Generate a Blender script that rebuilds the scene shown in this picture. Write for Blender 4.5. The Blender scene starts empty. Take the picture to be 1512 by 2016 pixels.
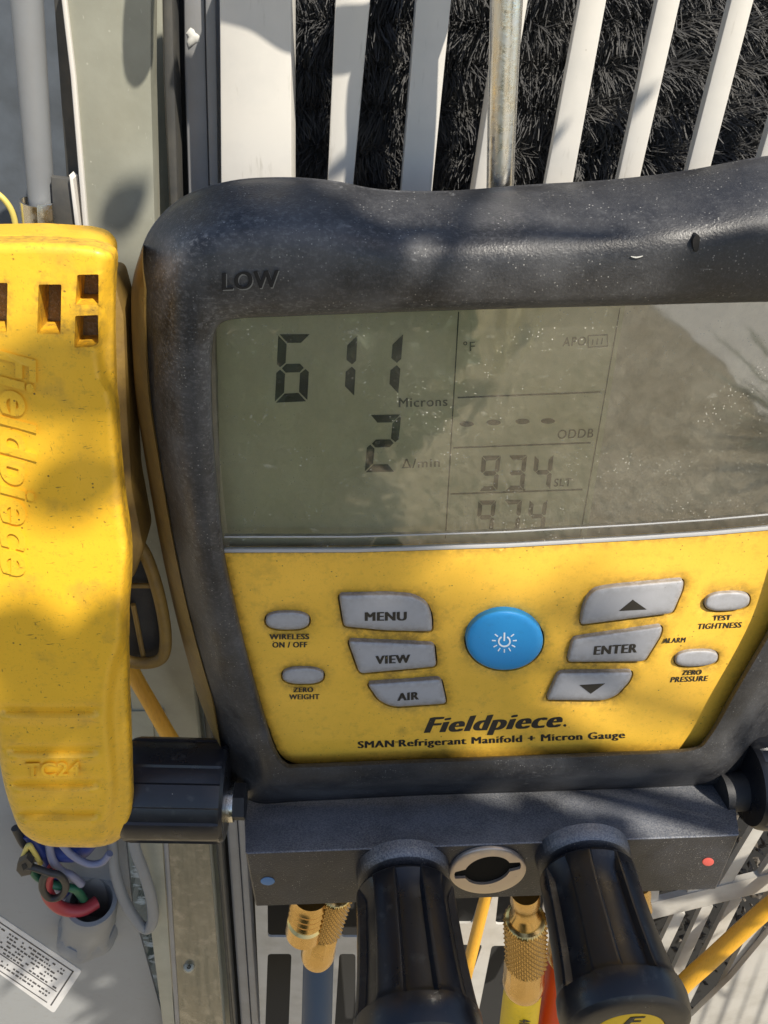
import bpy, bmesh, math, random
import numpy as np
from mathutils import Matrix, Vector
from mathutils.geometry import delaunay_2d_cdt
random.seed(7); rng = np.random.default_rng(7)
sc = bpy.context.scene
R = math.radians
# ------------------------------------------------------------------ frame of reference
# "stage" units: 1 unit = 0.15 mm; the camera stands 1600 units (24 cm) from the gauge, looking down on it
F = 1600.0; SC = 0.00015
UP = np.array([0.06, 0.793, 0.607]); UP /= np.linalg.norm(UP)
NG = np.array([0.0, -0.607, 0.793]); NG -= UP*NG.dot(UP); NG /= np.linalg.norm(NG)
YW = -NG; XW = np.cross(YW, UP)
MW = np.array([XW, YW, UP])                     # stage -> world rotation
OFF = np.array([0, 0, 0.95])                    # the gauge hangs 0.95 m above the ground
def to_world(p):
    return (np.asarray(p, float) @ MW.T) * SC + OFF
# ------------------------------------------------------------------ camera
cam = bpy.data.cameras.new("camera"); camo = bpy.data.objects.new("camera", cam)
sc.collection.objects.link(camo)
m = Matrix.Identity(4)
for i in range(3):
    for j in range(3): m[i][j] = MW[i][j]
m.translation = Vector(to_world([0, 0, F]))
camo.matrix_world = m
cam.sensor_fit = 'VERTICAL'; cam.sensor_height = 24; cam.lens = 24*F/2016
cam.clip_start = 0.005; cam.clip_end = 200
sc.camera = camo
# ------------------------------------------------------------------ sun and sky
SUN_S = np.array([0.43, 0.36, 0.825]); SUN_S /= np.linalg.norm(SUN_S)
SUN_W = MW @ SUN_S
elev = math.asin(SUN_W[2]); azim = math.atan2(SUN_W[0], SUN_W[1])
w = bpy.data.worlds.new("World"); sc.world = w; w.use_nodes = True
nt = w.node_tree; sky = nt.nodes.new('ShaderNodeTexSky'); sky.sky_type = 'NISHITA'; sky.sun_disc = False
sky.sun_elevation = elev; sky.sun_rotation = azim
bg = nt.nodes['Background']; nt.links.new(sky.outputs[0], bg.inputs[0]); bg.inputs[1].default_value = 0.115
sl = bpy.data.lights.new("sun", 'SUN'); sl.energy = 5.0; sl.angle = R(0.53); sl.color = (1, 0.93, 0.81)
so = bpy.data.objects.new("sun", sl); sc.collection.objects.link(so)
so.rotation_euler = Vector(-SUN_W).to_track_quat('-Z', 'Y').to_euler(); so.location = Vector(to_world(SUN_S*9000))
sc.view_settings.view_transform = 'Standard'; sc.view_settings.look = 'None'
sc.view_settings.gamma = 1; sc.view_settings.exposure = 0.5

# ------------------------------------------------------------------ planes and pixels
def plane(n, p0):
    n = np.array(n, float); n /= np.linalg.norm(n); return (n, float(n.dot(np.array(p0, float))))
DEV = plane((0.03, -0.56, 0.83), (0, 0, 0))
GR = plane(NG, (0, 0, -480))
CL = plane((0.10, -0.50, 0.86), (-600, 0, 120))
CAMP = np.array([0, 0, F])
def P(px, py, pl, w=0.0):
    n, c = pl; px = np.asarray(px, float); py = np.asarray(py, float); w = np.asarray(w, float)
    d = np.stack([px-756, 1008-py, np.full_like(px, -F)], -1)
    t = (c + w - F*n[2]) / (d @ n)
    return CAMP + d*t[..., None]
def dist(px, py, pl, w=0):
    return F - float(P(px, py, pl, w)[2])
def rad(rpx, px, py, pl, w=0): return rpx*dist(px, py, pl, w)/F

# ------------------------------------------------------------------ materials
def S(k): return 1.0/(k*SC)
def mk(name, base, rough=0.5, metal=0.0, layers=(), bump=(), spec=0.5, coat=0.0, sss=0.0, rlayers=()):
    mt = bpy.data.materials.new(name); mt.use_nodes = True; nt = mt.node_tree; N = nt.nodes; L = nt.links
    b = N['Principled BSDF']; tc = N.new('ShaderNodeTexCoord')
    b.inputs['Roughness'].default_value = rough; b.inputs['Metallic'].default_value = metal
    b.inputs['Specular IOR Level'].default_value = spec; b.inputs['Coat Weight'].default_value = coat
    def vec(st):
        if not st: return tc.outputs['Object']
        mp = N.new('ShaderNodeMapping'); mp.inputs['Scale'].default_value = st[:3]
        if len(st) > 3: mp.inputs['Rotation'].default_value = (0, R(st[3]), 0)
        L.new(tc.outputs['Object'], mp.inputs[0]); return mp.outputs[0]
    def fac(kind, k, lo, hi, amt, st):
        if kind == 'noise':
            t = N.new('ShaderNodeTexNoise'); t.inputs['Scale'].default_value = S(k); t.inputs['Detail'].default_value = 7
            t.inputs['Roughness'].default_value = 0.62; L.new(vec(st), t.inputs[0])
            mr = N.new('ShaderNodeMapRange'); mr.inputs[1].default_value = lo; mr.inputs[2].default_value = hi
            mr.inputs[4].default_value = amt; L.new(t.outputs[0], mr.inputs[0]); return mr.outputs[0]
        if kind.startswith('attr:'):
            at = N.new('ShaderNodeAttribute'); at.attribute_name = kind[5:]
            t = N.new('ShaderNodeTexNoise'); t.inputs['Scale'].default_value = S(k); t.inputs['Detail'].default_value = 7; t.inputs['Roughness'].default_value = .65; L.new(vec(st), t.inputs[0])
            mr = N.new('ShaderNodeMapRange'); mr.inputs[1].default_value = lo; mr.inputs[2].default_value = hi; mr.inputs[4].default_value = amt; L.new(t.outputs[0], mr.inputs[0])
            mu = N.new('ShaderNodeMath'); mu.operation = 'MULTIPLY'; L.new(mr.outputs[0], mu.inputs[0]); L.new(at.outputs['Fac'], mu.inputs[1]); return mu.outputs[0]
        t = N.new('ShaderNodeTexVoronoi'); t.inputs['Scale'].default_value = S(k); L.new(vec(st), t.inputs[0])
        sep = N.new('ShaderNodeSeparateColor'); L.new(t.outputs['Color'], sep.inputs[0])
        lt = N.new('ShaderNodeMapRange'); lt.inputs[1].default_value = lo; lt.inputs[2].default_value = lo*0.6
        lt.inputs[4].default_value = amt; L.new(t.outputs['Distance'], lt.inputs[0])
        gt = N.new('ShaderNodeMath'); gt.operation = 'GREATER_THAN'; gt.inputs[1].default_value = hi; L.new(sep.outputs[0], gt.inputs[0])
        mu = N.new('ShaderNodeMath'); mu.operation = 'MULTIPLY'; L.new(lt.outputs[0], mu.inputs[0]); L.new(gt.outputs[0], mu.inputs[1])
        nn = N.new('ShaderNodeTexNoise'); nn.inputs['Scale'].default_value = S(k*7); nn.inputs['Detail'].default_value = 3; L.new(tc.outputs['Object'], nn.inputs[0])
        nr = N.new('ShaderNodeMapRange'); nr.inputs[1].default_value = .42; nr.inputs[2].default_value = .62; L.new(nn.outputs[0], nr.inputs[0])
        m2 = N.new('ShaderNodeMath'); m2.operation = 'MULTIPLY'; L.new(mu.outputs[0], m2.inputs[0]); L.new(nr.outputs[0], m2.inputs[1])
        return m2.outputs[0]
    cur = None
    for l in layers:
        kind, k, lo, hi, col, amt = l[:6]; st = l[6] if len(l) > 6 else None
        mx = N.new('ShaderNodeMix'); mx.data_type = 'RGBA'
        if cur is None: mx.inputs[6].default_value = (*base, 1)
        else: L.new(cur, mx.inputs[6])
        mx.inputs[7].default_value = (*col, 1); L.new(fac(kind, k, lo, hi, amt, st), mx.inputs[0]); cur = mx.outputs[2]
    if cur is None: b.inputs['Base Color'].default_value = (*base, 1)
    else: L.new(cur, b.inputs['Base Color'])
    if rlayers:
        k, lo, hi, r0, r1 = rlayers
        t = N.new('ShaderNodeTexNoise'); t.inputs['Scale'].default_value = S(k); t.inputs['Detail'].default_value = 6; L.new(tc.outputs['Object'], t.inputs[0])
        mr = N.new('ShaderNodeMapRange'); mr.inputs[1].default_value = lo; mr.inputs[2].default_value = hi
        mr.inputs[3].default_value = r0; mr.inputs[4].default_value = r1; L.new(t.outputs[0], mr.inputs[0]); L.new(mr.outputs[0], b.inputs['Roughness'])
    nrm = None
    for (k, st, d) in bump:
        t = N.new('ShaderNodeTexNoise'); t.inputs['Scale'].default_value = S(k); t.inputs['Detail'].default_value = 5; L.new(tc.outputs['Object'], t.inputs[0])
        bp = N.new('ShaderNodeBump'); bp.inputs['Strength'].default_value = st; bp.inputs['Distance'].default_value = d*SC
        L.new(t.outputs[0], bp.inputs['Height'])
        if nrm: L.new(nrm, bp.inputs['Normal'])
        nrm = bp.outputs[0]
    if nrm: L.new(nrm, b.inputs['Normal'])
    return mt
W_ = (0.62, 0.60, 0.55)
M = {}
M['rubber'] = mk('worn_black_rubber', (0.020, 0.020, 0.022), 0.46, layers=[
    ('noise', 300, .50, .74, (0.095, 0.095, 0.098), .65), ('attr:wear_and_light', 90, .38, .75, (0.20, 0.20, 0.205), .75), ('attr:wear_and_light', 9, .50, .75, (0.40, 0.40, 0.40), .5, (1, 1, 1.5)),
    ('noise', 5, .58, .72, (0.2, 0.2, 0.2), .18), ('noise', 60, .66, .71, (.22, .22, .22), .5, (1.0, 1, 5, 25)),
    ('voronoi', 6, .24, .62, W_, .35), ('voronoi', 12, .10, .75, W_, .45)], bump=[(4, .30, 2.5), (160, .1, 8)], rlayers=(90, .35, .65, .36, .56))
M['rubber_dark'] = mk('black_rubber_side', (0.022, 0.022, 0.024), 0.6, layers=[('noise', 100, .5, .8, (.08, .075, .06), .6)], bump=[(5, .3, 2)])
M['tan'] = mk('stained_shaded_yellow', (0.24, 0.15, 0.035), 0.55, layers=[('noise', 40, .4, .7, (.16, .10, .035), .8), ('voronoi', 9, .2, .85, (.08, .05, .02), .8)], bump=[(8, .3, 3)])  # stained shell; its brown also stands in for shade on the clamp's rear
M['yellow'] = mk('yellow_faceplate', (0.92, 0.53, 0.06), 0.46, layers=[('attr:grime', 16, .30, .62, (0.14, 0.085, 0.03), .7), 
    ('noise', 260, .42, .75, (0.60, 0.37, 0.03), .55), ('noise', 20, .54, .74, (0.44, 0.27, 0.04), .4),
    ('noise', 120, .60, .78, (0.28, 0.18, 0.04), .55), ('noise', 4, .60, .74, (.30, .18, .04), .6), ('voronoi', 11, .18, .74, (0.12, 0.08, 0.03), .85),
    ('voronoi', 30, .08, .7, (0.05, 0.035, 0.02), .9)], bump=[(6, .12, 2)])
M['clamp'] = mk('yellow_clamp_plastic', (0.80, 0.45, 0.026), 0.40, layers=[('attr:grime', 14, .42, .66, (0.20, 0.11, 0.03), .75), ('noise', 90, .56, .72, (0.45, 0.26, 0.04), .7), 
    ('noise', 200, .45, .8, (0.66, 0.40, 0.03), .5), ('noise', 16, .58, .75, (0.40, 0.24, 0.03), .5),
    ('noise', 26, .64, .70, (0.10, 0.065, 0.02), .75, (1.0, 1.0, 4.5, 35)), ('noise', 20, .66, .71, (0.12, 0.07, 0.02), .7, (3.6, 1, 1, -20)),
    ('noise', 5, .60, .72, (.30, .17, .03), .7), ('voronoi', 14, .16, .6, (0.07, 0.045, 0.02), .9), ('voronoi', 9, .16, .88, (0.3, 0.18, 0.03), .7)], bump=[(60, .15, 8), (7, .12, 2)])
M['orange'] = mk('orange_yellow_cable', (0.74, 0.38, 0.025), 0.4, layers=[('noise', 14, .5, .8, (.42, .18, .02), .6, (3, 3, .3))], bump=[(6, .2, 2)])
M['button'] = mk('grey_rubber_button', (0.38, 0.38, 0.40), 0.55, layers=[('attr:grime', 12, .3, .6, (.14, .12, .09), .6), ('noise', 70, .5, .8, (.30, .30, .30), .4), ('voronoi', 8, .15, .9, (.15, .14, .12), .7)], bump=[(5, .15, 2)])
M['well'] = mk('dark_button_well', (0.05, 0.038, 0.012), 0.8)  # even dark brown behind the button holes
M['blue'] = mk('blue_power_button', (0.02, 0.27, 0.62), 0.5, layers=[('noise', 18, .55, .8, (.02, .17, .42), .4), ('voronoi', 9, .14, .92, (.02, .1, .2), .8)], bump=[(5, .12, 2)])
M['ink'] = mk('worn_black_ink', (0.025, 0.022, 0.018), 0.5, layers=[('voronoi', 7, .2, .86, (.35, .25, .06), .8)])
M['white_ink'] = mk('white_ink', (0.8, 0.85, 0.88), 0.5)
M['lcd'] = mk('olive_lcd_panel', (0.74, 0.68, 0.44), 0.55, layers=[('noise', 220, .4, .75, (.62, .57, .36), .5), ('noise', 7, .45, .7, (.56, .56, .36), .3), ('noise', 150, .6, .8, (.50, .43, .28), .5)], spec=.3)
M['seg'] = mk('lcd_segment', (0.05, 0.052, 0.035), 0.5, spec=.3)
M['seg_faint'] = mk('faint_lcd_segment', (0.11, 0.105, 0.07), 0.5, spec=.3)
M['mask'] = mk('border_painted_glare', (0.80, 0.71, 0.55), 0.5, layers=[('noise', 130, .42, .65, (.40, .33, .22), .8), ('noise', 40, .5, .7, (.36, .30, .22), .6, (1.6, 1, .8, 35))])  # cream and brown streaks stand in for the bright reflection on the screen
M['block'] = mk('black_anodised_block', (0.020, 0.021, 0.026), 0.38, metal=0.0, spec=.5, layers=[('attr:wear_and_light', 300, .25, .6, (.15, .165, .20), .85), ('attr:wear_and_light', 4, .42, .60, (.50, .49, .47), .4), 
    ('noise', 110, .46, .7, (.045, .05, .065), .4), ('noise', 4, .52, .66, (.12, .12, .13), .15), ('voronoi', 5, .26, .60, (.5, .47, .42), .5), ('voronoi', 24, .08, .75, (.6, .57, .5), .9)], bump=[(4, .45, 2.5)], rlayers=(60, .3, .7, .30, .42))
M['knob'] = mk('black_knob_plastic', (0.012, 0.013, 0.017), 0.30, layers=[('noise', 40, .58, .75, (.08, .08, .075), .55), ('voronoi', 30, .06, .8, (.5, .48, .42), .9)], bump=[(30, .12, 4)], rlayers=(60, .3, .7, .24, .42))
M['cap'] = mk('yellow_knob_cap', (0.80, 0.48, 0.02), 0.45)
M['brass'] = mk('brass', (0.72, 0.48, 0.18), 0.25, metal=1, layers=[('noise', 60, .5, .8, (.50, .32, .10), .3), ('attr:wear_and_light', 5, .0, .1, (.10, .06, .02), .9)], rlayers=(60, .3, .7, .18, .30))
M['chrome'] = mk('chromed_steel', (0.72, 0.70, 0.65), 0.20, metal=1, layers=[('noise', 20, .5, .75, (.45, .38, .26), .6, (4, 4, .35)), ('voronoi', 10, .16, .85, (.25, .18, .1), .7)], bump=[(8, .2, 2)], rlayers=(20, .3, .7, .14, .38))
M['ring'] = mk('nickel_ring', (0.62, 0.52, 0.42), 0.38, metal=.6, layers=[('voronoi', 10, .2, .85, (.1, .07, .04), .8)])
M['white_paint'] = mk('pale_painted_louver', (0.66, 0.63, 0.575), 0.38, layers=[('noise', 40, .60, .72, (.36, .33, .27), .5, (2.5, 1, .4)), ('noise', 150, .45, .8, (.48, .475, .45), .5), ('voronoi', 40, .05, .75, (.25, .22, .18), .8)], bump=[(70, .08, 6)])
M['sheet'] = mk('shade_grey_sheet', (0.46, 0.44, 0.40), 0.45, layers=[('noise', 150, .45, .75, (.30, .28, .24), .7), ('voronoi', 30, .06, .7, (.15, .13, .1), .8)], bump=[(60, .1, 6)])  # white paint greyed, its shade put into the colour
M['grey_paint'] = mk('grey_painted_steel', (0.25, 0.25, 0.255), 0.40, layers=[('noise', 130, .4, .8, (.16, .16, .15), .6), ('voronoi', 26, .08, .75, (.55, .52, .46), .8)], bump=[(60, .1, 6)])
M['olive_paint'] = mk('olive_grey_corner_post', (0.33, 0.33, 0.27), 0.34, layers=[('noise', 160, .42, .75, (.20, .20, .155), .6), ('noise', 12, .6, .8, (.3, .3, .25), .4),
    ('voronoi', 22, .10, .70, (.6, .58, .5), .8), ('noise', 14, .66, .70, (.55, .53, .46), .7, (3, 1, .7, 20))], bump=[(120, .12, 10), (7, .08, 2)])
M['dark_steel'] = mk('dark_steel', (0.06, 0.06, 0.058), 0.5, layers=[('noise', 60, .4, .7, (.12, .11, .09), .6)])
M['gap'] = mk('black_gap', (0.014, 0.014, 0.014), 0.9)  # near-black stands in for the shade in gaps and the unlit interior
M['coil'] = mk('black_spine_fin', (0.055, 0.055, 0.056), 0.6, spec=.22, layers=[('noise', 90, .45, .75, (.13, .125, .115), .6)])
M['conduit'] = mk('grey_pvc', (0.22, 0.23, 0.24), 0.5, layers=[('noise', 60, .45, .75, (.2, .2, .2), .5)], bump=[(30, .1, 4)])
M['box'] = mk('grey_box_cover', (0.27, 0.28, 0.285), 0.5, layers=[('noise', 180, .4, .75, (.26, .265, .27), .6), ('noise', 30, .58, .8, (.2, .18, .14), .4), ('voronoi', 36, .05, .8, (.1, .09, .08), .8)], bump=[(50, .1, 5)])
M['sticker'] = mk('paper_sticker', (0.62, 0.61, 0.60), 0.55, layers=[('noise', 50, .5, .8, (.48, .46, .42), .5)])
M['sticker_ink'] = mk('sticker_ink', (0.06, 0.06, 0.065), 0.6)
M['wire_red'] = mk('red_wire', (0.36, 0.035, 0.045), 0.42)
M['wire_blue'] = mk('blue_wire', (0.03, 0.05, 0.20), 0.42)
M['wire_lilac'] = mk('pale_lilac_wire', (0.20, 0.21, 0.30), 0.42)
M['wire_green'] = mk('green_wire', (0.015, 0.12, 0.06), 0.42)
M['wire_yellow'] = mk('yellow_wire', (0.60, 0.48, 0.12), 0.42)
M['wire_black'] = mk('black_wire_tie', (0.035, 0.032, 0.03), 0.5)
M['hose_blue'] = mk('blue_hose', (0.010, 0.05, 0.11), 0.45, spec=.25, bump=[(8, .2, 2)])
M['hose_yellow'] = mk('yellow_hose', (0.88, 0.58, 0.02), 0.45, spec=.25, layers=[('noise', 20, .55, .8, (.55, .36, .04), .5)], bump=[(8, .1, 2)])
M['hose_red'] = mk('red_hose', (0.70, 0.06, 0.01), 0.45, spec=.25, bump=[(8, .1, 2)])
M['stone'] = mk('dark_leaf_litter', (0.06, 0.05, 0.04), 0.8, layers=[('noise', 24, .45, .7, (.22, .19, .15), .8)], bump=[(10, .6, 4)])
M['plate'] = mk('bright_edge_paint', (0.66, 0.63, 0.58), 0.4)
M['red_dot'] = mk('red_dot', (0.55, 0.09, 0.07), 0.5); M['blue_dot'] = mk('blue_dot', (0.09, 0.20, 0.38), 0.5)
M['engrave'] = mk('engraved_letter_shadow', (0.012, 0.011, 0.010), 0.8)
M['scuff'] = mk('pale_scuff', (0.55, 0.54, 0.50), 0.7)
M['letter_rim'] = mk('lit_letter_rim', (0.22, 0.22, 0.21), 0.6); M['cut'] = M['engrave']

# ------------------------------------------------------------------ object helpers
def link(name, me, mat, parent):
    o = bpy.data.objects.new(name, me); sc.collection.objects.link(o)
    if mat: me.materials.append(mat)
    if parent: o.parent = parent
    return o
def mesh(name, v, f, mat, parent=None, smooth=True, ang=38):
    me = bpy.data.meshes.new(name); me.from_pydata([tuple(x) for x in to_world(v)], [], f); me.validate(); 
    bm = bmesh.new(); bm.from_mesh(me); bmesh.ops.recalc_face_normals(bm, faces=bm.faces); bm.to_mesh(me); bm.free()
    if smooth:
        me.shade_smooth(); me.set_sharp_from_angle(angle=R(ang))
    me.update(); return link(name, me, mat, parent)
def tag(o, label=None, cat=None, group=None, kind=None):
    if label: o['label'] = label
    if cat: o['category'] = cat
    if group: o['group'] = group
    if kind: o['kind'] = kind
    return o
def thing(name, label, cat, group=None):
    o = bpy.data.objects.new(name, None); sc.collection.objects.link(o); o.empty_display_size = 0.01
    return tag(o, label, cat, group)
def inset(poly, d):
    p = np.asarray(poly, float); a = np.roll(p, 1, 0); b = np.roll(p, -1, 0)
    area = 0.5*np.sum(p[:, 0]*b[:, 1]-b[:, 0]*p[:, 1]); s = 1 if area > 0 else -1
    e1 = p-a; e2 = b-p
    n1 = np.stack([-e1[:, 1], e1[:, 0]], -1)/np.maximum(np.linalg.norm(e1, axis=1), 1e-6)[:, None]
    n2 = np.stack([-e2[:, 1], e2[:, 0]], -1)/np.maximum(np.linalg.norm(e2, axis=1), 1e-6)[:, None]
    bis = n1+n2; k = 2/np.maximum((bis**2).sum(1), .6)
    return p + s*d*bis*k[:, None]
def crom(pts, n=4, closed=True):
    p = np.asarray(pts, float); N = len(p); out = []
    rngi = range(N) if closed else range(N-1)
    for i in rngi:
        if closed: a, b, c, d = p[(i-1) % N], p[i], p[(i+1) % N], p[(i+2) % N]
        else: a, b, c, d = p[max(i-1, 0)], p[i], p[i+1], p[min(i+2, N-1)]
        for k in range(n):
            t = k/n; out.append(.5*((2*b)+(-a+c)*t+(2*a-5*b+4*c-d)*t*t+(-a+3*b-3*c+d)*t**3))
    if not closed: out.append(p[-1])
    return np.array(out)
def rnd(poly, r, n=4):
    """round the corners of a pixel polygon"""
    p = np.asarray(poly, float); out = []
    rr = r if hasattr(r, '__len__') else [r]*len(p)
    for i in range(len(p)):
        a, b, c = p[i-1], p[i], p[(i+1) % len(p)]
        u = a-b; v = c-b; lu = np.linalg.norm(u); lv = np.linalg.norm(v); q = min(rr[i], lu*.45, lv*.45)
        s, e = b+u/lu*q, b+v/lv*q
        for k in range(n+1):
            t = k/n; out.append((1-t)**2*s+2*t*(1-t)*b+t*t*e)
    return np.array(out)
def rings(name, rs, mat, parent=None, closed=True, cap0=True, cap1=True, smooth=True, ang=38):
    """loft of equal-length point rings (stage points)"""
    n = len(rs[0]); v = np.concatenate(rs); f = []
    for i in range(len(rs)-1):
        for j in range(n if closed else n-1):
            k = (j+1) % n; f.append((i*n+j, i*n+k, (i+1)*n+k, (i+1)*n+j))
    if cap0: f.append(tuple(range(n))[::-1])
    if cap1: f.append(tuple((len(rs)-1)*n+j for j in range(n)))
    return mesh(name, v, f, mat, parent, smooth, ang)
def prism(name, poly, pl, w0, th, mat, parent=None, bev=2.0, ang=30):
    """pixel outline standing on a plane: front face at w0, th units thick, bevelled rim"""
    p = np.asarray(poly, float); q = inset(p, bev) if bev else p
    nv = pl[0]; base = P(p[:, 0], p[:, 1], pl, w0-bev)
    rs = [base - nv*max(th-bev, .5), base, ]
    if bev:
        f1 = P(q[:, 0], q[:, 1], pl, w0); mid = inset(p, bev*.3); fm = P(mid[:, 0], mid[:, 1], pl, w0-bev*.3)
        rs += [fm, f1]
    return rings(name, rs, mat, parent, ang=ang)
def inside(px, py, poly):
    x = np.asarray(px); y = np.asarray(py); r = np.zeros(x.shape, bool); n = len(poly)
    for i in range(n):
        x1, y1 = poly[i]; x2, y2 = poly[(i+1) % n]
        if y1 == y2: continue
        c = ((y1 > y) != (y2 > y)) & (x < (x2-x1)*(y-y1)/(y2-y1)+x1); r ^= c
    return r
def edist(px, py, polys):
    d = np.full(np.shape(px), 1e9); p = np.stack([px, py], -1)
    for poly in polys:
        for i in range(len(poly)):
            a = np.array(poly[i], float); b = np.array(poly[(i+1) % len(poly)], float); ab = b-a; L2 = ab.dot(ab)
            if L2 < 1e-9: continue
            t = np.clip(((p-a) @ ab)/L2, 0, 1); d = np.minimum(d, np.linalg.norm(p-(a+t[..., None]*ab), axis=-1))
    return d
def relief(name, poly, pl, hfun, back, mat, parent=None, holes=(), step=8, holeback=None, ang=42, edges=(1.5, 4, 8)):
    """a moulded plate: outline with real holes and a shaped front (hfun(x,y,d) = height above the plane)"""
    poly = np.asarray(poly, float); loops = [poly]+[np.asarray(h, float) for h in holes]
    def resample(l):
        out = []
        for i in range(len(l)):
            a, b = l[i], l[(i+1) % len(l)]; k = max(1, int(np.linalg.norm(b-a)/step))
            for j in range(k): out.append(a+(b-a)*j/k)
        return np.array(out)
    loops = [resample(l) for l in loops]
    pts = []; ed = []
    for l in loops:
        s = len(pts); pts += list(l); ed += [(s+i, s+(i+1) % len(l)) for i in range(len(l))]
    nb = len(pts)
    for e in edges:
        q = inset(loops[0], e); ok = inside(q[:, 0], q[:, 1], loops[0]) & (edist(q[:, 0], q[:, 1], loops) > e*.8)
        for h in loops[1:]: ok &= ~inside(q[:, 0], q[:, 1], h)
        pts += list(q[ok])
    mn, mx = poly.min(0), poly.max(0)
    gx, gy = np.meshgrid(np.arange(mn[0], mx[0], step), np.arange(mn[1], mx[1], step*.87))
    gx = gx+(np.arange(gx.shape[0]) % 2)[:, None]*step*.5; gx = gx.ravel(); gy = gy.ravel()
    ok = inside(gx, gy, loops[0])
    for h in loops[1:]: ok &= ~inside(gx, gy, h)
    gx, gy = gx[ok], gy[ok]; ok = edist(gx, gy, loops) > max(edges[-1] if edges else 0, 0)+step*.4
    pts += list(np.stack([gx[ok], gy[ok]], -1))
    r = delaunay_2d_cdt([Vector((float(a), float(b))) for a, b in pts], ed, [], 0, 1e-4, True)
    V = np.array([(v.x, v.y) for v in r[0]]); T = np.array([t for t in r[2] if len(t) == 3])
    c = V[T].mean(1); ok = inside(c[:, 0], c[:, 1], loops[0])
    for h in loops[1:]: ok &= ~inside(c[:, 0], c[:, 1], h)
    T = T[ok]
    d = edist(V[:, 0], V[:, 1], loops); dd = edist(V[:, 0], V[:, 1], [loops[0]])
    H = hfun(V[:, 0], V[:, 1], d, dd)
    GRM = np.exp(-d/9.0)
    v3 = P(V[:, 0], V[:, 1], pl, H); faces = [tuple(int(i) for i in t) for t in T]
    # walls: boundary edges
    cnt = {}
    for t in faces:
        for a, b in ((t[0], t[1]), (t[1], t[2]), (t[2], t[0])): cnt.setdefault((min(a, b), max(a, b)), []).append((a, b))
    bnd = [x[0] for x in cnt.values() if len(x) == 1]
    bi = sorted({i for e in bnd for i in e}); mp = {i: len(v3)+k for k, i in enumerate(bi)}
    depth = np.where(dd[bi] < .3, back, holeback if holeback is not None else back)
    bv = v3[bi]-pl[0]*(H[bi]-depth)[:, None]
    v3 = np.concatenate([v3, bv])
    faces += [(b, a, mp[a], mp[b]) for a, b in bnd]
    o = mesh(name, v3, faces, mat, parent, True, ang)
    at = o.data.attributes.new('grime', 'FLOAT', 'POINT'); val = np.concatenate([GRM, np.ones(len(o.data.vertices)-len(GRM))]); at.data.foreach_set('value', val.astype(np.float32)); return o
def frame_of(ax):
    ax = np.asarray(ax, float); ax = ax/np.linalg.norm(ax); t = np.array([0, 0, 1.0]) if abs(ax[2]) < .9 else np.array([1.0, 0, 0])
    u = np.cross(t, ax); u /= np.linalg.norm(u); return ax, u, np.cross(ax, u)
def tube(name, pts, r, mat, parent=None, n=16, sub=6, cap=True, ang=60):
    p = np.asarray(pts, float); rr = np.full(len(p), r, float) if np.isscalar(r) else np.asarray(r, float)
    if sub > 1:
        q = crom(np.concatenate([p, rr[:, None]], 1), sub, False); p, rr = q[:, :3], q[:, 3]
    rs = []; u0 = None
    for i in range(len(p)):
        t = p[min(i+1, len(p)-1)]-p[max(i-1, 0)]; t /= np.linalg.norm(t)
        if u0 is None: _, u0, _ = frame_of(t)
        u0 = u0-t*u0.dot(t); u0 /= np.linalg.norm(u0); v0 = np.cross(t, u0)
        a = np.arange(n)*2*math.pi/n
        rs.append(p[i]+rr[i]*(np.cos(a)[:, None]*u0+np.sin(a)[:, None]*v0))
    return rings(name, rs, mat, parent, True, cap, cap, ang=ang)
def lathe(name, a, b, prof, mat, parent=None, n=48, mod=None, ang=38, up=(0, 1, 0), cap=True):
    """prof: list of (t along a->b, radius); mod(theta,t,r)->r"""
    a = np.asarray(a, float); b = np.asarray(b, float); ax = (b-a)/np.linalg.norm(b-a)
    u = np.asarray(up, float)-ax*np.dot(up, ax); u /= np.linalg.norm(u); v = np.cross(ax, u); rs = []
    th = np.arange(n)*2*math.pi/n
    for k, (t, r) in enumerate(prof):
        r2 = np.full(n, float(r)) if mod is None else np.full(n, 1.0)*mod(th, t, r, k)
        rs.append(a+(b-a)*t+r2[:, None]*(np.cos(th)[:, None]*u+np.sin(th)[:, None]*v))
    return rings(name, rs, mat, parent, True, cap, cap, ang=ang)
_cap = [None]
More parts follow.
